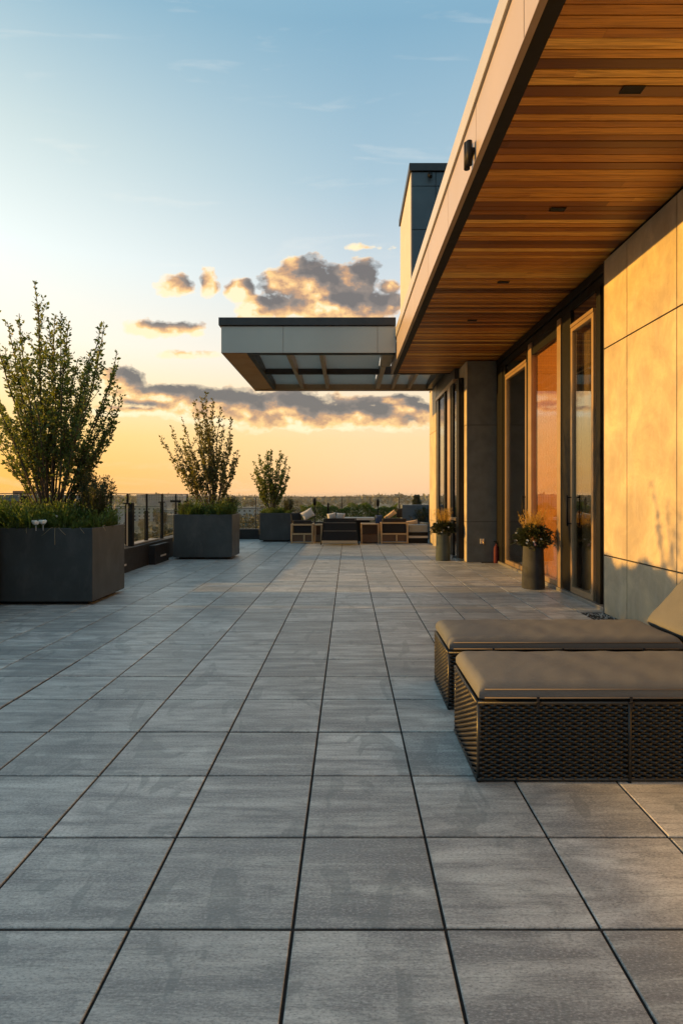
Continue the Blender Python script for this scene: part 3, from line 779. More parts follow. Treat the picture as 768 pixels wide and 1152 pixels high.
bush('bush', (XP(212,11.65), 11.65, .88), .22, .26, 700, M['leaf_bush'], 'low dark bush at the left of the middle planter', 39, .045)
# white flowers on the front edge of planter 1
def flower(x, y, z, s, label, mat='white_petal'):
    f = MB()
    n = 24; prof = [(0,-.28),(.22,-.24),(.40,-.05),(.46,.12),(.40,.24),(.26,.20),(.10,.10),(0,.06)]
    for (rr, zz) in prof:      # cupped, ruffled blossom
        for k in range(n):
            a = 2*PI*k/n; q = 1+.14*math.sin(5*a+s*90)*min(1, rr*3)
            f.v.append((x+rr*s*q*math.cos(a), y+rr*s*q*.8*math.sin(a), z+(zz+.05*math.sin(5*a+1)*(rr > .2))*s+.035))
    for i in range(len(prof)-1):
        for k in range(n):
            a_, b_ = i*n+k, i*n+(k+1)%n
            f.f.append((a_, b_, b_+n, a_+n)); f.r.append(.5); f.sm.append(True)
    z0_ = z; f.v = [(v[0], v[1], v[2]-.035) for v in f.v]; f.tube([(x,y,z-.1),(x,y,z-.035)], .003, 5)
    o = f.build('white_flower', M[mat]); return tag(o, label, 'flower', 'white flowers on the nearest planter')
random.seed(9)
flower(XP(40.5,6.69), 6.69, ZP(587.5,6.74), .10, 'large white flower at the planter rim, left one of a touching pair')
flower(XP(48.5,6.69), 6.69, ZP(587,6.74), .095, 'large white flower at the planter rim, right one of a touching pair')
flower(XP(62,6.74), 6.76, ZP(581,6.74), .05, 'small upright white flower above the rim, right of the flower pair')
flower(XP(20,6.74), 6.76, ZP(585,6.74), .04, 'tiny white flower near the left edge of the photo')
m = MB()
for (pa, ya, pb, yb) in ((62,594,62,613),(58,594,47,603),(66,594,74,602),(30,594,30,600),(90,594,95,600),(116,592,119,597)):
    X0, X1 = XP(pa,6.69), XP(pb,6.69); Z0, Z1 = ZP(ya,6.69), ZP(yb,6.69)
    m.tube([(X0,6.75,Z0+.01),(X0,6.685,Z0+.005),((X0*.6+X1*.4),6.68,(Z0+Z1)/2+.01),(X1,6.685,Z1)], .0022, 5)
o = m.build('trailing_stems', M['reed']); tag(o, 'thin pale trailing stems over the rim of the nearest planter', 'plants', kind='stuff')

# ================================================================== CURB + RAILING
bx_o = MB().box(-3.98, -3.72, 8.45, 17.0, 0, .40).box(-5.05, -3.981, 8.45, 8.72, 0, .40).box(-5.05, -4.78, 3.5, 8.449, 0, .40).build('low_wall', M['curb'], None, .004); 
tag(bx_o, 'low black wall under the glass railing behind the left planters', 'wall')
wall = bx_o
MB().box(-3.99, -3.80, 9.95, 11.45, .402, .43).build('cap', M['curb_cap'], wall, .004)
MB().box(-3.86, -3.60, 10.6, 11.40, .0, .36).build('ledge', M['curb'], wall, .004)
for yy0 in (9.2, 10.9, 13.5, 15.0):
    xx0 = -3.598 if 10.6 < yy0 < 11.4 else -3.718
    MB().box(xx0-.004, xx0+.003, yy0, yy0+.32, .12, .15).build('step_light', M['steplight'], wall)
bw = MB().box(-3.71, 1.85, 16.75, 17.0, 0, .30).build('low_wall', M['curb'], None, .004); tag(bw, 'low black wall along the far end of the terrace', 'wall')
RL = root('glass_railing', (-3.88, 11, .4), 'glass railing with slim dark posts along the left terrace edge', 'railing')
RZ = 1.33
yy = [8.6, 9.3, 10.0, 10.95, 11.86, 12.8, 13.7, 14.6, 15.5, 16.4]
for k, y in enumerate(yy):
    m = MB().box(-3.90, -3.866, y-.014, y+.014, .40, RZ)
    m.box(-3.925, -3.868+.01, y-.022, y+.022, .401, 1.14 if k % 2 == 0 else 1.0)
    if k % 2 == 0: m.box(-3.95, -3.83, y-.05, y+.05, 1.142, 1.165)
    m.build('post', M['black'], RL, .003)
for a, b in zip(yy[:-1], yy[1:]):
    MB().box(-3.888, -3.878, a+.03, b-.03, .46, RZ-.02).build('glass', M['rail_glass'], RL)
MB().box(-3.89, -3.876, 8.6, 16.4, RZ-.012, RZ).build('top_rail', M['dark_metal'], RL)
for a, b in ((3.6,4.7),(4.7,5.8),(5.8,6.9),(6.9,8.0),(8.0,8.6)):
    MB().box(-4.965, -4.935, a-.012, a+.012, .40, RZ).build('post', M['dark_metal'], RL, .003)
    MB().box(-4.955, -4.945, a+.03, b-.03, .46, RZ-.02).build('glass', M['rail_glass'], RL)
MB().box(-4.957, -4.943, 3.6, 8.593, RZ-.012, RZ).box(-4.957, -3.891, 8.594, 8.606, RZ-.012, RZ).build('top_rail', M['dark_metal'], RL)
for a, b in ((-4.95,-4.42),(-4.42,-3.88)):
    MB().box(a-.012, a+.012, 8.585, 8.615, .40, RZ).build('post', M['dark_metal'], RL, .003)
    MB().box(a+.03, b-.03, 8.595, 8.605, .46, RZ-.02).build('glass', M['rail_glass'], RL)
RB = root('glass_railing', (-1, 16.9, .3), 'glass railing with slim posts across the far end of the terrace', 'railing')
RZ2 = 1.24
xs = [-3.6+.85*k for k in range(7)]
for x in xs: MB().box(x-.012, x+.012, 16.87, 16.9, .30, RZ2).build('post', M['dark_metal'], RB, .003)
for a, b in zip(xs[:-1], xs[1:]): MB().box(a+.025, b-.025, 16.88, 16.89, .34, RZ2-.012).build('glass', M['rail_glass'], RB)
MB().box(-3.6, xs[-1], 16.878, 16.892, RZ2-.01, RZ2).build('top_rail', M['dark_metal'], RB)
# thick timber bollard at the railing; tan strip stands for its sunlit side
bo = root('bollard', (XP(147,9.7)-.0, 9.7, .4), 'thick black square post with its sunlit side put in as tan on the low wall', 'post')
xb = XP(147.5, 9.7)
MB().box(xb-.04, xb+.04, 9.66, 9.74, .432, 1.17).build('shaft', M['black'], bo, .004)
MB().box(xb-.066, xb-.042, 9.665, 9.735, .44, 1.14).build('sunlit_side', M['beige_cloth'], bo, .002)
# dark post behind planter 1 at the left
xb = XP(28, 8.2)
o = MB().box(xb-.045, xb+.045, 8.16, 8.25, .402, ZP(557.5,8.2)).build('bollard', M['black'], None, .004); tag(o, 'black square post standing behind the nearest planter foliage', 'post')
# lamp bracket near planter 2
lb = root('bracket_lamp', (-3.85, 12.55, .4), 'black angled lamp arm rising behind the middle planter', 'lamp')
xb = XP(202, 12.55)
MB().box(xb-.03, xb+.03, 12.52, 12.58, .402, 1.14).build('post', M['black'], lb, .003)
MB().box(xb-.20, xb+.03, 12.52, 12.58, 1.142, 1.19).build('arm', M['black'], lb, .003)

# ================================================================== VASES BY THE FACADE
def vase(x, y, rb, rt, h, label, plabel, pot_mat, seed, pr=.19, plume=.35):
    V = root('tall_pot', (x, y, 0), label, 'pot', 'tall pots by the glass doors')
    prof = [(0,0),(rb*.96,0),(rb,.012)]
    n = 26
    for i in range(n+1):
        t = i/n; z = .015+(h-.03)*t; r = rb+(rt-rb)*t + .0025*math.sin(i*PI)
        prof.append((r-.0015, z)); prof.append((r+.0012, z+(h-.03)/n*.5))
    prof += [(rt+.004,h-.004),(rt,h),(rt-.018,h),(rt-.02,h-.05),(0,h-.05)]
    MB().lathe((x,y,0), prof, 40).build('body', pot_mat, V)
    random.seed(seed)
    P = root('potted_plant', (x, y, h-.05), plabel, 'plant', 'plants in the tall pots')
    cr = MB(); c = Vector((x,y,h+.07))
    for k in range(6000):
        o = Vector((R(-1,1),R(-1,1),R(-.8,1)))
        if o.length > 1: continue
        bump_ = 1+.18*math.sin(o.x*9+seed)*math.cos(o.z*8)
        p = c+Vector((o.x*pr,o.y*pr,o.z*pr*.72))*bump_
        cr.leaf(p, (o+Vector((0,0,.3))).normalized(), R(.024,.042), R(.016,.026))
    for k in range(22):   # loose sprays at the rim
        a = R(0,2*PI); p = c+Vector((math.cos(a)*pr,math.sin(a)*pr,R(-.08,.04)))
        for q in range(8):
            cr.leaf(p+Vector((math.cos(a)*.01*q,math.sin(a)*.01*q,-.006*q)), Vector((math.cos(a),math.sin(a),R(-.5,.5))), .028, .016)
    cr.build('foliage', M['leaf_dark'], P)
    for k in range(16):
        a = R(0,2*PI); u = R(-.7,.9); q = math.sqrt(max(0,1-u*u))
        p = c+Vector((math.cos(a)*pr*q, math.sin(a)*pr*q, u*pr*.72))*1.06
        p = c+Vector((math.cos(a)*pr*q, math.sin(a)*pr*q, u*pr*.72))
        f = MB(); s_ = R(.012,.02)
        for kk in range(5):
            b = kk*2*PI/5; d = Vector((math.cos(b),math.sin(b)*.6,math.sin(b)*.8)).normalized()
            sd = d.cross(Vector((0,-1,.2))).normalized()*s_*.4
            f.face([p, p+d*s_*.6+sd, p+d*s_, p+d*s_*.6-sd])
        f.build('blossom', M['white_petal'] if k % 3 else M['pink_petal'], P)
    pl = MB()
    for k in range(80):
        a = R(0,2*PI); s_ = R(0,.09); p = c+Vector((math.cos(a)*s_,math.sin(a)*s_,.03)); hh = plume*R(.5,1.0)
        e = p+Vector((math.cos(a)*R(.02,.16),math.sin(a)*R(.02,.16),hh))
        mid = p.lerp(e,.5)+Vector((0,0,.03)); pts = [bez(p,mid,e,i/5) for i in range(6)]
        pl.tube(pts, [.0018,.0016,.0014,.0012,.001,.0007], 4, r=R(0,1))
        for q in range(15):
            t = R(.4,1); f = t*5; i = min(4,int(f)); pp = pts[i].lerp(pts[i+1], f-i)
            pl.leaf(pp, Vector((R(-1,1),R(-1,1),1.2)).normalized(), R(.016,.034), R(.006,.011))
    pl.build('plumes', M['plume'], P)
vase(XP(599.5,7.95), 7.95, .158, .135, ZP(610,7.95), 'tall ribbed grey pot by the glass doors, nearer the viewer', 'white-flecked mound plant with golden plumes in the nearer tall pot', M['pot'], 41, .235, .36)
vase(XP(498,11.35), 11.35, .145, .125, ZP(597,11.35)-.02, 'smooth pale grey pot in front of the column, farther from the viewer', 'bushy plant with yellow plumes in the farther pot', surf('pale_pot', (.07,.088,.09), (.05,.065,.068), rough=.8, scale=6, bump=.1, spec=.2), 42, .20, .38)
# hose tap on the column
o = root('hose_tap', (XP(543,10.98), 10.97, ZP(609,10.98)), 'small brass hose tap low on the grey column', 'tap')
X, Z = XP(543,10.98), ZP(609,10.98)
MB().box(X-.05, X+.03, 10.97, 10.998, Z-.05, Z+.05).build('plate', M['cap_metal'], o, .004)
MB().tube([(X-.01,10.97,Z),(X-.01,10.90,Z),(X-.01,10.88,Z-.05)], .014, 10).tube([(X-.01,10.91,Z+.01),(X-.01,10.91,Z+.05)], .008, 8).build('spout', M['bronze'], o)

# ================================================================== LOUNGERS
def rounded_box(x0, x1, y0, y1, z0, z1, r, seg=6, puff=.012, crown=.01):
    """soft cushion: rounded box grid with slight puff"""
    m = MB(); nx, ny = 40, 14
    def prof(n_, a, b):
        pts = []
        for i in range(seg+1): pts.append(a + r*(1-math.cos(i/seg*PI/2)))
        for i in range(1, n_): pts.append(a+r+(b-a-2*r)*i/n_)
        for i in range(seg+1): pts.append(b - r*(1-math.sin(i/seg*PI/2)))
        return pts
    xs, ys = prof(nx, x0, x1), prof(ny, y0, y1)
    def edge(v, a, b):
        d = min(v-a, b-v)
        return 1.0 if d >= r else math.sqrt(max(0, 1-((r-d)/r)**2))
    zm = (z0+z1)/2; top = {}; bot = {}
    for i, x in enumerate(xs):
        for j, y in enumerate(ys):
            e = min(edge(x,x0,x1), 1)*min(edge(y,y0,y1), 1)
            u = (x-x0)/(x1-x0); w = (y-y0)/(y1-y0)
            cr_ = crown*math.sin(PI*w)*min(1, math.sin(PI*u)*3)
            wr = .0022*math.sin(x*17+y*11+2*math.sin(x*5))+.0013*math.sin(x*51-y*37+1.5*math.sin(y*19))
            top[i,j] = len(m.v); m.v.append((x, y, z1-r + r*e + cr_ + wr*e))
            bot[i,j] = len(m.v); m.v.append((x, y, z0+.012 - .012*e))
    nxs, nys = len(xs), len(ys)
    def q(a,b,c,d): m.f.append((a,b,c,d)); m.r.append(.5); m.sm.append(True)
    for i in range(nxs-1):
        for j in range(nys-1):
            q(top[i,j],top[i+1,j],top[i+1,j+1],top[i,j+1]); q(bot[i,j],bot[i,j+1],bot[i+1,j+1],bot[i+1,j])
    for i in range(nxs-1):
        q(bot[i,0],bot[i+1,0],top[i+1,0],top[i,0]); q(top[i,nys-1],top[i+1,nys-1],bot[i+1,nys-1],bot[i,nys-1])
    for j in range(nys-1):
        q(top[0,j],top[0,j+1],bot[0,j+1],bot[0,j]); q(bot[nxs-1,j],bot[nxs-1,j+1],top[nxs-1,j+1],top[nxs-1,j])
    return m
def weave(m, a, b, z0, z1, nrm, pitch=.026, row=.0118):
    """woven strands on a vertical face from a to b"""
    a = Vector(a); b = Vector(b); L = (b-a).length; d = (b-a)/L; n = Vector(nrm)
    ns = int(L/pitch); rows = int((z1-z0)/row)
    for j in range(rows):
        z = z0+(j+.5)*row; ph = (j % 2)*PI
        k = ns*4; base = len(m.v); rr = R(.3,.7)
        for i in range(k+1):
            t = i/k; s = math.sin(t*ns*PI+ph)
            p = a+d*L*t+n*(s*.0068); zz_ = z+.0008*math.sin(t*60+j*3)
            hgt = row*.50; tt = .0022
            for (du, dn) in ((-hgt,-.001),(-hgt*.4,tt),(hgt*.4,tt),(hgt,-.001)):
                v = p+n*dn; m.v.append((v.x, v.y, zz_+du))
        for i in range(k):
            for q_ in range(3):
                o = base+i*4+q_; m.f.append((o, o+4, o+5, o+1)); m.r.append(rr); m.sm.append(True)
def lounger(x0, x1, y0, y1, zw, zc, ang, blen, label):
    Lg = root('sun_lounger', ((x0+x1)/2, (y0+y1)/2, 0), label, 'sun lounger', 'wicker sun loungers on the terrace')
    xb = x0+1.42
    base = MB().box(x0+.012, x1-.012, y0+.012, y1-.012, .012, zw-.004).build('base', M['wicker_in'], Lg)
    w = MB()
    weave(w, (x0+.004,y0,0), (x1,y0,0), .012, zw-.006, (0,-1,0))
    weave(w, (x0,y1-.004,0), (x0,y0+.004,0), .012, zw-.006, (-1,0,0))
    weave(w, (x1,y0,0), (x1,y1,0), .012, zw-.006, (1,0,0))
    weave(w, (x1,y1,0), (x0,y1,0), .012, zw-.006, (0,1,0))
    w.build('wicker', M['wicker'], base)
    tr = MB()
    for (xx_, yy_) in ((x0+.006,y0+.006),(x0+.006,y1-.006),(x1-.006,y0+.006),(x1-.006,y1-.006)):
        tr.tube([(xx_,yy_,.0),(xx_,yy_,zw-.002)], .011, 8)
    tr.tube([(x0,y0+.001,zw-.008),(x1,y0+.001,zw-.008)], .009, 8).tube([(x0,y0,.012),(x1,y0,.012)], .009, 8)
    tr.tube([(x0+.001,y0,zw-.008),(x0+.001,y1,zw-.008)], .009, 8).tube([(x0,y0,.012),(x0,y1,.012)], .009, 8)
    tr.tube([(x0+.685,y0-.004,.0),(x0+.685,y0-.004,zw-.002)], .009, 8)
    tr.build('trim', M['wicker'], base)
    cu = rounded_box(x0+.004, xb, y0-.006, y1+.004, zw+.004, zc, .042).build('seat_cushion', M['cushion'], Lg)
    pp = MB()
    for zz_ in (zc-.028, zw+.018):
        pp.tube([(x0+.03,y0-.0075,zz_),(xb-.03,y0-.0075,zz_)], .0028, 6)
    pp.build('piping', M['piping'], cu)
    for xt in (x0+.27, x0+.69, x0+1.18):
        t_ = MB().box(xt-.006, xt+.006, y0-.0125, y0-.009, zw-.035, zw+.022)
        t_.tube([(xt-.014,y0-.012,zw-.004),(xt,y0-.018,zw+.004),(xt+.014,y0-.012,zw-.004)], .003, 6)
        t_.build('tie', M['blackcloth'], cu)
    # raised backrest
    hx, hz = xb+.10, zw+.02
    ca, sa = math.cos(ang), math.sin(ang)
    def rot(mesh):
        mesh.v = [(hx+(v[0])*ca-(v[2])*sa, v[1], hz+(v[0])*sa+(v[2])*ca) for v in mesh.v]; return mesh
    rot(MB().box(0, blen, y0+.02, y1-.02, -.03, 0)).build('backrest', M['wicker'], Lg, .006)
    rot(rounded_box(.0, blen+.01, y0, y1, .004, .085, .036)).build('back_cushion', M['cushion'], Lg)
    s = MB().bar((hx+blen*.62*ca, y0+.1, hz+blen*.62*sa-.02), (hx+blen*.62*ca+.14, y0+.1, .37), .015, .015)
    s.bar((hx+blen*.62*ca, y1-.1, hz+blen*.62*sa-.02), (hx+blen*.62*ca+.14, y1-.1, .37), .015, .015)
    s.build('prop', M['black'], Lg)
    return Lg
random.seed(51)
lounger(.584, 2.55, 2.576, 3.12, .366, .450, math.radians(48), .62, 'dark wicker sun lounger with taupe cushion, nearest the viewer')
lounger(.604, 2.56, 3.445, 3.975, .352, .436, math.radians(48), .54, 'wicker sun lounger with raised back, second behind the nearest one')

# ================================================================== FAR FURNITURE
def frame_chair(x0, x1, y0, y1, zt, zm, label, mid=True, cover=True):
    A = root('armchair', ((x0+x1)/2,(y0+y1)/2,0), label, 'armchair', 'timber framed armchairs at the far end')
    t = .042; m = MB()
    for x in (x0, x1-t):
        for y in (y0, y1-t): m.box(x, x+t, y, y+t, 0, zt-t-.001)
    m.box(x0, x1, y0, y0+t, zt-t, zt).box(x0, x0+t, y0+t, y1, zt-t, zt).box(x1-t, x1, y0+t, y1, zt-t, zt)
    m.box(x0+t, x1-t, y0+.002, y0+t-.002, zm-t/2, zm+t/2).box(x0+t, x1-t, y0+.002, y0+t-.002, .02, .02+t*.7)
    if mid: m.box((x0+x1)/2+.04, (x0+x1)/2+.08, y0+.003, y0+t-.003, .051, zm-t/2-.001)
    m.build('frame', M['timber'], A, .003)
    MB().box(x0+t+.002, x1-t-.002, y0+.05, y0+.16, zm+.03, zt+.10).build('back_cushion', M['blackcloth'], A, .03, 4)
    MB().box(x0+t+.002, x1-t-.002, y0+.165, y1-.02, zm-.02, zm+.12).build('seat_cushion', M['blackcloth'], A, .03, 4)
    MB().box(x0+t+.002, x1-t-.002, y0+.03, y0+.045, .06, zm+.028).build('back_panel', M['brown_panel'], A, .002)
    return A
Yc = 15.2
zt = ZP(589.5, Yc); zm = ZP(600.8, Yc)
frame_chair(XP(327,Yc), XP(352,Yc), Yc, Yc+.75, zt, zm, 'timber armchair with black cushions beside the farthest planter')
frame_chair(XP(428,Yc), XP(459,Yc), Yc, Yc+.75, ZP(587.5,Yc), zm, 'timber armchair with a beige pillow, right of the black lounge chair')
def side_table(x0, x1, y0, y1, zt, label, panel=True):
    A = root('side_table', ((x0+x1)/2,(y0+y1)/2,0), label, 'side table', 'timber side tables at the far end'); t = .036
    m = MB()
    for x in (x0, x1-t):
        for y in (y0, y1-t): m.box(x, x+t, y, y+t, 0, zt-t-.001)
    m.build('legs_frame', M['timber'], A, .003)
    MB().box(x0, x1, y0, y1, zt-t, zt).build('tabletop', M['timber'], A, .003)
    MB().box(x0+t, x1-t, y0+.03, y1-.05, .03, zt*.42).build('shelf_box', M['brown_panel'], A, .002)
    if panel: MB().box(x0+t, x1-t, y1-.045, y1-.02, zt*.43, zt-t-.002).build('back_panel', M['brown_panel'], A, .002)
side_table(XP(353.5,15.3), XP(362,15.3), 15.3, 15.7, ZP(590,15.3), 'narrow timber side table between black lounge chair and left armchair')
side_table(XP(406,15.2), XP(426.5,15.2), 15.25, 15.75, ZP(589,15.3), 'open timber side table with dark inside, left of the beige pillow armchair')
# black lounge chair seen from behind (leaning back panel, wider at floor)
Yb = 14.65
A = root('lounge_chair', (XP(382,Yb), Yb+.3, 0), 'wide black sling lounge chair seen from behind, in the middle', 'chair')
def XZ(px, py, Y): return (XP(px,Y), Y, ZP(py,Y))
bl, br, tl, tr_ = XZ(361,613,Yb), XZ(403.5,613,Yb), XZ(364.5,583.5,Yb), XZ(400,583.5,Yb)
m = MB()
m.bar(bl, (tl[0],Yb+.12,tl[2]), .03, .03, up=(0,1,0)).bar(br, (tr_[0],Yb+.12,tr_[2]), .03, .03, up=(0,1,0))
m.build('side_frame', M['black'], A, .003)
m = MB().hexa([(bl[0]+.03,Yb+.015,.12),(br[0]-.03,Yb+.015,.12),(br[0]-.03,Yb+.035,.12),(bl[0]+.03,Yb+.035,.12),(tl[0]+.02,Yb+.12,tl[2]),(tr_[0]-.02,Yb+.12,tl[2]),(tr_[0]-.02,Yb+.14,tl[2]),(tl[0]+.02,Yb+.14,tl[2])])
m.build('back', M['blackcloth'], A)
for py, th, mt in ((588.3,.014,'curb_cap'),(597.5,.014,'curb_cap')):
    z = ZP(py,Yb); yy_ = Yb+.015+.105*(z-.12)/(tl[2]-.12)
    MB().box(bl[0]+.06, br[0]-.06, yy_-.014, yy_-.002, z-th/2, z+th/2).build('rail', M[mt], A)
MB().box(bl[0]+.02, br[0]-.035, Yb-.015, Yb+.008, ZP(612,Yb)+.02, ZP(608.3,Yb)).build('bottom_rail', M['beige_cloth'], A, .003)
MB().box(bl[0]+.05, br[0]-.05, Yb+.15, Yb+.75, .2, .34).build('seat', M['blackcloth'], A, .03, 4)
MB().box(bl[0]+.02, bl[0]+.06, Yb+.7, Yb+.74, 0, .3).box(br[0]-.06, br[0]-.02, Yb+.7, Yb+.74, 0, .3).build('front_legs', M['black'], A)
# pillows
def pillow(px, py, w, h, Y, mat, label, tilt=0.0):
    X, Z = XP(px,Y), ZP(py,Y); m = MB(); n = 10; th = .09
    ca, sa = math.cos(tilt), math.sin(tilt)
    idx = {}
    for s in (-1, 1):
        for i in range(n+1):
            for j in range(n+1):
                u, v = i/n*2-1, j/n*2-1
                k = max(0,(1-u**4)*(1-v**4))**.5
                pu, pv = u*w/2*(1-.08*(1-v*v)), v*h/2*(1-.08*(1-u*u))
                idx[s,i,j] = len(m.v)
                m.v.append((X+pu*ca-pv*sa, Y+s*th/2*k+.12*v*0, Z+pu*sa+pv*ca))
        for i in range(n):
            for j in range(n):
                q = (idx[s,i,j],idx[s,i+1,j],idx[s,i+1,j+1],idx[s,i,j+1])
                m.f.append(q if s < 0 else q[::-1]); m.r.append(.5); m.sm.append(True)
    o = m.build('pillow', M[mat]); return tag(o, label, 'pillow', 'pillows on the far seating')
pillow(346, 578.5, .34, .25, 15.45, 'white_cloth', 'pale grey pillow leaning on the left timber armchair', .5)
pillow(333, 582, .30, .26, 15.5, 'blackcloth', 'black round-edged pillow on the left timber armchair', .1)
pillow(373, 580.5, .24, .16, 15.0, 'white_cloth', 'left one of two small pale pillows behind the black lounge chair', .2)
pillow(383, 580.5, .24, .16, 15.0, 'white_cloth', 'right one of two small pale pillows behind the black lounge chair', -.1)
pillow(426, 584.5, .20, .26, 15.45, 'blue_cloth', 'dark blue pillow at the left arm of the right armchair', 0)
pillow(439, 579.5, .36, .13, 15.5, 'beige_cloth', 'beige pillow tilted over the right timber armchair', .65)
pillow(449, 577, .17, .26, 15.55, 'blackcloth', 'small black pillow upright on the right timber armchair', .0)
# low white table behind
Tt = root('coffee_table', (XP(408,16.1), 16.1, 0), 'low table with white stone top behind the far seating', 'table')
MB().box(XP(385,16), XP(421,16), 15.9, 16.4, .60, .67).build('tabletop', M['white_stone'], Tt, .006)
MB().box(XP(390,16), XP(416,16), 15.97, 16.33, .0, .598).build('base', M['black'], Tt, .006)
# hedge at the far end, in a long trough
hd = root('hedge', (.0, 16.6, 0), 'low green hedge along the far glass railing', 'hedge')
random.seed(61); m = MB()
hx0, hx1 = XP(338,16.5), XP(447,16.5)
for k in range(9000):
    x = R(hx0, hx1); top = .98+.07*math.sin(x*5)+.05*math.sin(x*13+1)
    z = .5+(top-.5)*random.random()**.6; y = 16.58+R(-.13,.13)
    m.leaf((x,y,z), Vector((R(-1,1),R(-1,.4),R(0,1.2))).normalized(), R(.03,.055), R(.018,.03))
m.build('foliage', M['leaf_green'], hd)
MB().box(hx0, hx1, 16.45, 16.72, 0, .52).build('trough', M['curb'], hd, .004)
# lanterns/heater posts
for px, py0_, py1_2, w, lb in ((354,560,575,.08,'dark slim patio torch left of centre behind the far seating'),(369,565,583,.05,'short dark patio torch between the pale pillow and the black chair'),(425,561,583,.08,'dark slim patio torch above the blue pillow')):
    Y = 16.3; X = XP(px,Y)
    o = root('patio_torch', (X,Y,0), lb, 'torch', 'patio torches at the far end')
    z1 = ZP(py0_,Y)
    MB().tube([(X,Y,0),(X,Y,z1-.22)], .012, 8).build('pole', M['black'], o)
    MB().lathe((X,Y,z1-.22), [(0,0),(w*.35,0),(w*.55,.08),(w*.5,.16),(w*.3,.2),(w*.15,.22),(0,.22)], 14).build('head', M['black'], o)
# grey sofa right
S = root('outdoor_sofa', (XP(478,15.4), 15.6, 0), 'low grey sofa with pale rail tucked beside the building pier', 'sofa')
xa, xb_ = XP(459.8,15.3), 2.14
MB().box(xa, xb_, 15.36, 15.9, ZP(599,15.3), ZP(590.5,15.3)).build('seat_cushion', M['grey_cloth'], S, .02, 3)
MB().box(xa, xb_, 15.37, 15.9, .0, ZP(599,15.3)-.002).build('base', M['black'], S, .004)
MB().box(xa, xb_, 15.34, 15.368, ZP(605.5,15.3), ZP(603,15.3)).build('rail', M['cap_metal'], S, .003)
pillow(463, 588, .34, .13, 15.75, 'beige_cloth', 'light pillow lying at the left of the grey sofa', .15)
pillow(477, 589.5, .26, .10, 15.75, 'beige_cloth', 'light pillow lying at the right of the grey sofa', -.1)
bush('bush', (XP(475,16.2), 16.25, .45), .36, .48, 1500, M['leaf_dark'], 'dark bush behind the grey sofa by the building', 36, .045)
o = MB().box(XP(452,16.7), 2.6, 16.7, 17.0, 0, ZP(568,16.7)).build('parapet_wall', M['bluegrey'], None, .006); tag(o, 'blue-grey parapet wall behind the grey sofa', 'wall')

# ================================================================== BELOW AND BEYOND
GZ = -24.0
MB().box(-4.9, 9, -3.2, 17.35, GZ-.5, -.13).build('lower_storeys', M['concrete_dark'], B)
# ground to the horizon
def ground_mat():
    m, nt = new_mat('city_ground')
    out = nd(nt, 'ShaderNodeOutputMaterial'); p = nd(nt, 'ShaderNodeBsdfPrincipled'); lk(nt, p.outputs[0], out.inputs[0])
    pos = worldpos(nt)
    n = noise(nt, pos, .012, 6, .6); n2 = noise(nt, pos, .05, 5, .6)
    c = mixc(nt, ramp(nt, n, [(.42, 0.0), (.56, 1.0)]), (.035,.045,.02), (.09,.085,.05))
    c = mixc(nt, ramp(nt, n2, [(.55, 0.0), (.62, .8)]), c, (.14,.135,.125))
    lk(nt, c, p.inputs['Base Color']); p.inputs['Roughness'].default_value = .9
    return m
g = MB(); n = 40; S_ = 9000
for i in range(48):
    a0, a1 = 2*PI*i/48, 2*PI*(i+1)/48
    rr = [0, 60, 200, 600, 1500, 4000, 9000]
    for k in range(len(rr)-1):
        P = [(rr[k]*math.cos(a0), rr[k]*math.sin(a0), GZ), (rr[k+1]*math.cos(a0), rr[k+1]*math.sin(a0), GZ), (rr[k+1]*math.cos(a1), rr[k+1]*math.sin(a1), GZ), (rr[k]*math.cos(a1), rr[k]*math.sin(a1), GZ)]
        g.face(P[1:] if k == 0 else P)
o = g.build('ground', ground_mat()); o['kind'] = 'structure'
# river and roads
wm, nt = new_mat('river_water'); out = nd(nt, 'ShaderNodeOutputMaterial'); p = nd(nt, 'ShaderNodeBsdfPrincipled')
p.inputs['Base Color'].default_value = (.05,.06,.06,1); p.inputs['Roughness'].default_value = .12; lk(nt, p.outputs[0], out.inputs[0])
b = nd(nt, 'ShaderNodeBump'); b.inputs['Strength'].default_value = .15; lk(nt, noise(nt, worldpos(nt), .5, 4), b.inputs['Height']); lk(nt, b.outputs[0], p.inputs['Normal'])
m = MB()
pts = [(-700,560),(-450,600),(-280,640),(-120,640),(60,700),(300,760)]
for (a, b) in zip(pts[:-1], pts[1:]): m.face([(a[0],a[1]-22,GZ+.2),(b[0],b[1]-22,GZ+.2),(b[0],b[1]+26,GZ+.2),(a[0],a[1]+26,GZ+.2)])
m.build('river', wm)['kind'] = 'structure'
road = surf('asphalt_road', (.13,.125,.12), (.10,.1,.1), rough=.8, scale=.05, bump=0)
m = MB()
for (a, b) in zip([(-300,250),(-160,300),(-60,330)], [(-160,300),(-60,330),(120,420)]): m.face([(a[0],a[1]-6,GZ+.15),(b[0],b[1]-6,GZ+.15),(b[0],b[1]+8,GZ+.15),(a[0],a[1]+8,GZ+.15)])
m.build('road', road)['kind'] = 'structure'

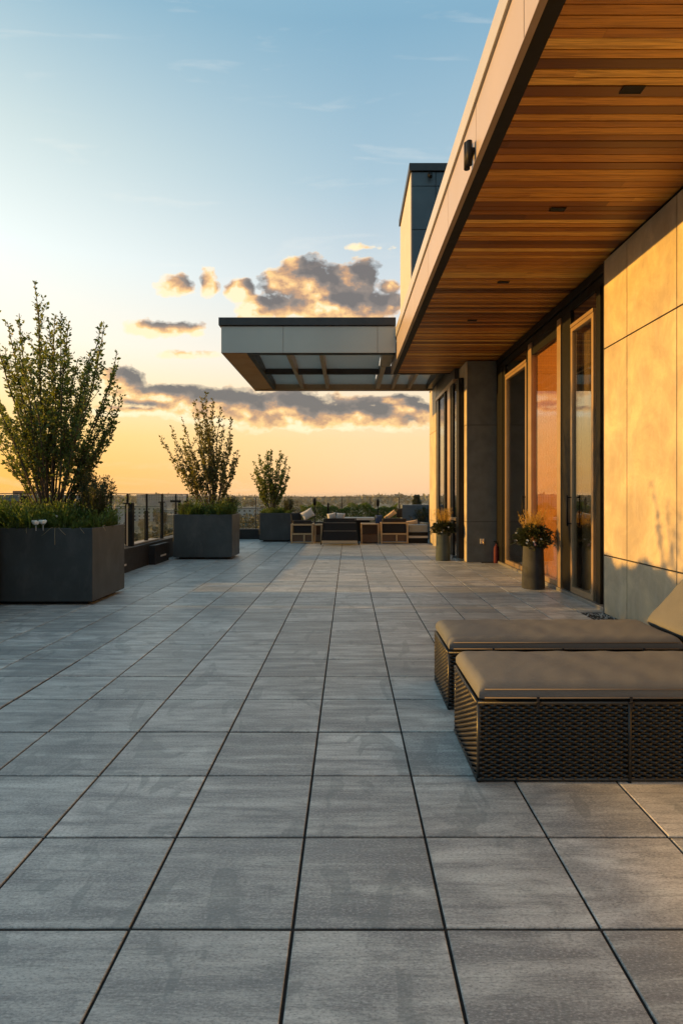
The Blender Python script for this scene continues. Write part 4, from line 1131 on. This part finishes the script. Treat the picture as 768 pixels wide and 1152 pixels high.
random.seed(71)
def far_tree_mesh(h, seed):
    random.seed(seed); t = MB(); c = MB(); r = h*.36
    t.tube([(0,0,0),(0,0,h*.35),(R(-.3,.3),R(-.3,.3),h*.7)], [h*.03,h*.022,h*.008], 6)
    for k in range(5):
        a = R(0,6.28); t.tube([(0,0,h*.33),(math.cos(a)*r*.5,math.sin(a)*r*.5,h*.62)], [h*.012,h*.004], 5)
    lobes = [(R(-.5,.5)*r, R(-.5,.5)*r, h*R(.5,.82), r*R(.45,.75)) for _ in range(9)]
    for lx, ly, lz, lr in lobes:
        for k in range(85):
            o = Vector((R(-1,1),R(-1,1),R(-1,1))); o.normalize(); o *= R(.6,1.05)
            c.leaf(Vector((lx,ly,lz))+o*lr, (o+Vector((R(-.6,.6),R(-.6,.6),R(-.2,.8)))).normalized(), h*R(.05,.09), h*R(.04,.07))
    return t, c
protos = []
for s in range(4):
    t, c = far_tree_mesh(12, 100+s)
    T = root('broadleaf_tree', (0,0,GZ), 'x', 'tree', 'trees across the valley below the terrace')
    T.location = (0,0,0); ROOTLOC[T.name] = (0,0,0)
    t.build('trunk', M['bark'], T); c.build('crown', M['far_leaf'], T); protos.append(T)
random.seed(72)
used = [False]*4
spots = []
for k in range(260):
    d = random.choice((R(170,320), R(300,650), R(500,1100)))
    px = R(-30, 500)
    if px > 345 and d < 260: continue
    X = XP(px, d)
    if any(abs(X-a)+abs(d-b) < 7 for a, b in spots): continue
    if abs(d-620-X*.15) < 60 and d > 520 and d < 740: continue
    spots.append((X, d))
for k, (X, d) in enumerate(spots[:150]):
    i = k % 4; s_ = R(.7,1.35)
    lb = 'distant broad tree seen through or over the railing, one of the treeline'
    if not used[i]:
        o = protos[i]; used[i] = True
    else: o = clone(protos[i], (0,0,0))
    o.location = (X, d, GZ); o.scale = (s_*1.2, s_*1.2, s_*(1 if d < 500 else 1.2)); o.rotation_euler.z = R(0,6.28); o['label'] = lb
# far-off woodland reads as one mass
random.seed(73); m = MB()
for k in range(14000):
    d = R(1100, 4200); px = R(-160, 640); X = XP(px, d)
    hgt = R(10, 17)+5*math.sin(X*.01)
    s_ = R(5, 10); z = GZ+R(.25,1)*hgt
    m.leaf((X, d, z), Vector((R(-1,1),R(-.4,.4),R(.1,.8))).normalized(), s_*1.6, s_, )
o = m.build('distant_woodland', M['far_leaf']); tag(o, 'dark wooded band along the horizon', 'woodland', kind='stuff')
# conifer spire
random.seed(74)
T = root('conifer_tree', (XP(468.5,90), 90, GZ), 'pointed conifer rising alone above the parapet by the building', 'tree')
X = XP(468.5, 90); top = ZP(556.5, 90)
MB().tube([(X,90,GZ),(X,90,top-.5)], [.5,.05], 8).build('trunk', M['bark'], T)
m = MB()
for k in range(5200):
    t = random.random(); z = top-t**1.0*14; rr = .08+(top-z)*.28; a = R(0,6.28); q = rr*math.sqrt(random.random())*(.8+.3*math.sin(z*5))
    m.leaf((X+math.cos(a)*q, 90+math.sin(a)*q, z), Vector((math.cos(a),math.sin(a),-.3)), R(.3,.6), R(.15,.3))
m.build('crown', M['leaf_dark'], T)
# buildings across the valley
bm = [surf('pale_render', (.42,.38,.34), rough=.8, scale=.2, bump=0), surf('brick_facade', (.28,.13,.07), (.22,.1,.05), rough=.8, scale=.5, bump=0), surf('grey_facade', (.25,.25,.25), rough=.8, scale=.2, bump=0)]
winm = surf('dark_window', (.03,.035,.04), rough=.2, bump=0)
def far_building(x, y, w, d, h, mat, label, tower=None):
    b = root('distant_building', (x, y, GZ), label, 'building', 'buildings across the valley')
    MB().box(x-w/2, x+w/2, y, y+d, GZ, GZ+h).build('wall', mat, b)
    MB().box(x-w/2-.4, x+w/2+.4, y-.4, y+d+.4, GZ+h+.01, GZ+h+.8).build('roof', M['concrete_dark'], b)
    if tower: MB().box(x+tower[0], x+tower[1], y+1, y+d*.5, GZ+h+.81, GZ+h+tower[2]).build('stair_tower', mat, b)
    nfl = max(1, int(h/3.4)); nw = max(2, int(w/4.5)); cnt = 0
    for f in range(nfl):
        for k in range(nw):
            if cnt >= 60: break
            xx_ = x-w/2+(k+.5)*w/nw; zz_ = GZ+h-2.9-f*3.4
            if zz_ < GZ+.5: continue
            MB().box(xx_-.8, xx_+.8, y-.06, y-.005, zz_, zz_+1.6).build('window', winm, b); cnt += 1
far_building(XP(-25,70), 70, 11.5, 14, ZP(564,70)-GZ, bm[1], 'brick building with a small roof tower beyond the nearest planter', (3.7,5.0,1.3))
far_building(XP(100,420), 420, 46, 20, 15, bm[0], 'long pale building left of the middle planter, on the valley floor')
far_building(XP(158,560), 545, 50, 16, 14, bm[0], 'pale low building seen between the two nearest railing posts')
far_building(XP(196,480), 480, 30, 20, 12, bm[2], 'grey block seen through the railing beside the lamp arm')
far_building(XP(275,520), 520, 34, 18, 13, bm[0], 'pale building between the middle and farthest planters')
far_building(XP(180,1100), 1100, 90, 30, 26, bm[2], 'wide grey building on the horizon above the railing')
0 and far_building(XP(400,900), 900, 60, 30, 24, bm[2], 'grey building on the horizon above the far seating')

# ================================================================== WORLD
SUN_EL, PHI = math.radians(8.6), math.radians(1)
w = bpy.data.worlds.new('World'); sc.world = w; w.use_nodes = True
nt = w.node_tree; nt.nodes.clear()
out = nd(nt, 'ShaderNodeOutputWorld'); bg = nd(nt, 'ShaderNodeBackground'); lk(nt, bg.outputs[0], out.inputs[0])
STR = .1; bg.inputs[1].default_value = STR
sky = nd(nt, 'ShaderNodeTexSky'); sky.sky_type = 'NISHITA'; sky.sun_disc = False
sky.sun_elevation = SUN_EL; sky.sun_rotation = math.radians(-90+1)
sky.air_density = 1.3; sky.dust_density = 2.5; sky.ozone_density = 1.5
tc = nd(nt, 'ShaderNodeTexCoord'); D = tc.outputs['Generated']
sep = nd(nt, 'ShaderNodeSeparateXYZ'); lk(nt, D, sep.inputs[0])
# elevation parameter and azimuth (towards the sun at -x)
el = sep.outputs[2]
hl = math_n(nt, 'SQRT', math_n(nt, 'MAXIMUM', math_n(nt, 'SUBTRACT', 1.0, math_n(nt, 'MULTIPLY', el, el)), 1e-4))
az = math_n(nt, 'DIVIDE', sep.outputs[0], hl)           # -1 towards the sun .. 1 away
azf = math_n(nt, 'MULTIPLY_ADD', az, -1.75, .06, clamp=True)
def s2l(r, g, b):
    f = lambda c: (c/255/12.92) if c/255 <= .04045 else ((c/255+.055)/1.055)**2.4
    return (f(r), f(g), f(b))
elp = math_n(nt, 'MULTIPLY', el, 1.25, clamp=True)
cool = ramp(nt, elp, [(0.0, s2l(243,196,150)), (.05, s2l(246,203,155)), (.12, s2l(245,208,158)), (.20, s2l(240,216,180)), (.28, s2l(226,219,206)), (.42, s2l(204,212,216)), (.60, s2l(162,188,202)), (.80, s2l(124,164,188)), (1.0, s2l(142,184,204))])
warm = ramp(nt, elp, [(0.0, s2l(253,182,82)), (.05, s2l(255,190,92)), (.12, s2l(255,207,122)), (.20, s2l(254,226,172)), (.30, s2l(250,240,220)), (.45, s2l(232,240,236)), (.62, s2l(198,214,214)), (.80, s2l(140,176,194)), (1.0, s2l(142,184,204))])
grad = mixc(nt, azf, cool, warm)
rear = ramp(nt, elp, [(0.0, s2l(132,146,150)), (.15, s2l(130,156,168)), (.4, s2l(130,166,184)), (1.0, s2l(142,184,204))])
bk = math_n(nt, 'MULTIPLY_ADD', math_n(nt, 'DIVIDE', sep.outputs[1], hl), -1.5, .25, clamp=True)
grad = mixc(nt, bk, grad, rear)
# --- clouds in direction space
def cloud_group(blobs):
    gt = bpy.data.node_groups.new('cloud_density', 'ShaderNodeTree')
    gt.interface.new_socket('Vector', in_out='INPUT', socket_type='NodeSocketVector')
    gt.interface.new_socket('Density', in_out='OUTPUT', socket_type='NodeSocketFloat')
    gi = gt.nodes.new('NodeGroupInput'); go = gt.nodes.new('NodeGroupOutput')
    v = gi.outputs[0]; acc = None
    for (px, py, rx, ry, wgt) in blobs:
        c = ((px-VX)/F, (HY-py)/F, 0)
        s = nd(gt, 'ShaderNodeVectorMath', operation='SUBTRACT'); lk(gt, v, s.inputs[0]); s.inputs[1].default_value = c
        q = nd(gt, 'ShaderNodeVectorMath', operation='MULTIPLY'); lk(gt, s.outputs[0], q.inputs[0]); q.inputs[1].default_value = (F/rx/1.13, F/ry/1.13, 0)
        l = nd(gt, 'ShaderNodeVectorMath', operation='LENGTH'); lk(gt, q.outputs[0], l.inputs[0])
        f = math_n(gt, 'MULTIPLY', math_n(gt, 'SUBTRACT', 1.0, l.outputs['Value']), wgt)
        acc = f if acc is None else math_n(gt, 'MAXIMUM', acc, f)
    n1 = noise(gt, mapping(gt, v, (1, 1.35, 1)), 15, 6, .55)
    n2 = noise(gt, mapping(gt, v, (1, 1.2, 1), loc=(3.1,1.7,0)), 60, 3, .55)
    # no cloud where every blob is far away
    d = math_n(gt, 'ADD', acc, math_n(gt, 'MULTIPLY', math_n(gt, 'SUBTRACT', n1, .5), 1.9))
    d = math_n(gt, 'ADD', d, math_n(gt, 'MULTIPLY', math_n(gt, 'SUBTRACT', n2, .5), .28))
    lk(gt, d, go.inputs[0]); return gt
blobs = [(352,322,62,34,1.0),(388,318,40,30,.9),(332,318,34,20,.8),(372,345,70,20,.9),(408,345,50,20,.8),
         (198,323,26,12,.9),(234,318,12,16,.85),(272,328,16,16,.85),(288,345,26,14,.85),(438,322,16,10,.7),(440,345,20,18,.8),
         (190,370,48,9,.7),(222,375,12,6,.6),
         (135,432,30,18,.9),(175,446,60,14,.95),(240,455,80,20,1.0),(310,462,90,22,1.0),(390,467,90,18,1.0),(460,462,50,14,.8),(540,470,90,20,.8),
         (150,462,60,7,.6),(430,452,60,8,.7),
         (402,278,30,4,.42),(205,399,40,4,.30)]
cg = cloud_group(blobs)
yy_ = math_n(nt, 'MAXIMUM', sep.outputs[1], .02)
uv = nd(nt, 'ShaderNodeCombineXYZ'); lk(nt, math_n(nt, 'DIVIDE', sep.outputs[0], yy_), uv.inputs[0]); lk(nt, math_n(nt, 'DIVIDE', el, yy_), uv.inputs[1])
def dens(offset):
    g_ = nd(nt, 'ShaderNodeGroup'); g_.node_tree = cg
    a = nd(nt, 'ShaderNodeVectorMath', operation='ADD'); lk(nt, uv.outputs[0], a.inputs[0]); a.inputs[1].default_value = offset
    lk(nt, a.outputs[0], g_.inputs[0]); return g_.outputs[0]
d0 = dens((0,0,0)); d1 = dens((-.026,-.012,0))
cover = ramp(nt, d0, [(.0, 0.0), (.10, .5), (.26, 1.0)], 'EASE')
front = math_n(nt, 'GREATER_THAN', sep.outputs[1], .03)
cover = math_n(nt, 'MULTIPLY', cover, front)
lit = math_n(nt, 'MULTIPLY_ADD', math_n(nt, 'SUBTRACT', d0, d1), 1.2, .22)
edge = ramp(nt, d0, [(.04, .75), (.20, .28), (.5, 0.0)])
lit = math_n(nt, 'ADD', lit, edge, clamp=True)
ccol = ramp(nt, lit, [(0.0, s2l(112,106,104)), (.3, s2l(142,129,120)), (.52, s2l(196,154,118)), (.78, s2l(252,204,138)), (1.0, s2l(255,232,190))])
# faint high wisps
wn = noise(nt, mapping(nt, uv.outputs[0], (1.2, 7, 1), rot=(0,0,.12)), 3.2, 7, .6, .6)
wf = math_n(nt, 'MULTIPLY', ramp(nt, wn, [(.58, 0.0), (.8, .25)]), front)
grad = mixc(nt, wf, grad, s2l(248,240,228))
col = mixc(nt, cover, grad, ccol)
tenx = nd(nt, 'ShaderNodeVectorMath', operation='SCALE'); lk(nt, col, tenx.inputs[0]); tenx.inputs['Scale'].default_value = .86/STR
# hand-made sunset colours in every direction, over a small Nishita share
fin = mixc(nt, .88, sky.outputs[0], tenx.outputs[0])
lk(nt, fin, bg.inputs[0])

# sun
sd = Vector((math.cos(SUN_EL)*math.cos(PHI), -math.cos(SUN_EL)*math.sin(PHI), -math.sin(SUN_EL)))
L = bpy.data.lights.new('sun', 'SUN'); L.energy = 5.0; L.angle = math.radians(.6); L.color = (1.0, .50, .09)
lo = bpy.data.objects.new('sun', L); lo.rotation_euler = sd.to_track_quat('-Z','Y').to_euler(); lo.location = (-20, 5, 10); C.objects.link(lo)

# camera
cam = bpy.data.cameras.new('camera'); co = bpy.data.objects.new('camera', cam); C.objects.link(co)
co.location = (0,0,H); co.rotation_euler = (PI/2,0,0)
cam.sensor_fit = 'HORIZONTAL'; cam.sensor_width = 36; cam.lens = F/768*36
cam.shift_x = -(VX-384)/768; cam.shift_y = -(576-HY)/768
cam.clip_start = .05; cam.clip_end = 20000
sc.camera = co
sc.view_settings.view_transform = 'Standard'; sc.view_settings.look = 'None'
sc.view_settings.exposure = .6; sc.view_settings.gamma = 1; sc.view_settings.use_curve_mapping = False
sc.render.resolution_x, sc.render.resolution_y = 682, 1024
sc.cycles.transparent_max_bounces = 24
sc.cycles.max_bounces = 6; sc.cycles.diffuse_bounces = 3; sc.cycles.glossy_bounces = 3
# haze: thin even air round the whole scene
hm, nt = new_mat('valley_haze'); out = nd(nt, 'ShaderNodeOutputMaterial'); pv = nd(nt, 'ShaderNodeVolumePrincipled')
pv.inputs['Color'].default_value = (.95,.9,.85,1); pv.inputs['Density'].default_value = .00011; pv.inputs['Anisotropy'].default_value = .3
lk(nt, pv.outputs[0], out.inputs['Volume'])
o = MB().box(-9200, 9200, -9200, 9200, GZ-1.0, 12.0).build('haze', hm); o['kind'] = 'stuff'; o['label'] = 'thin warm evening haze over the valley'; o['category'] = 'haze'
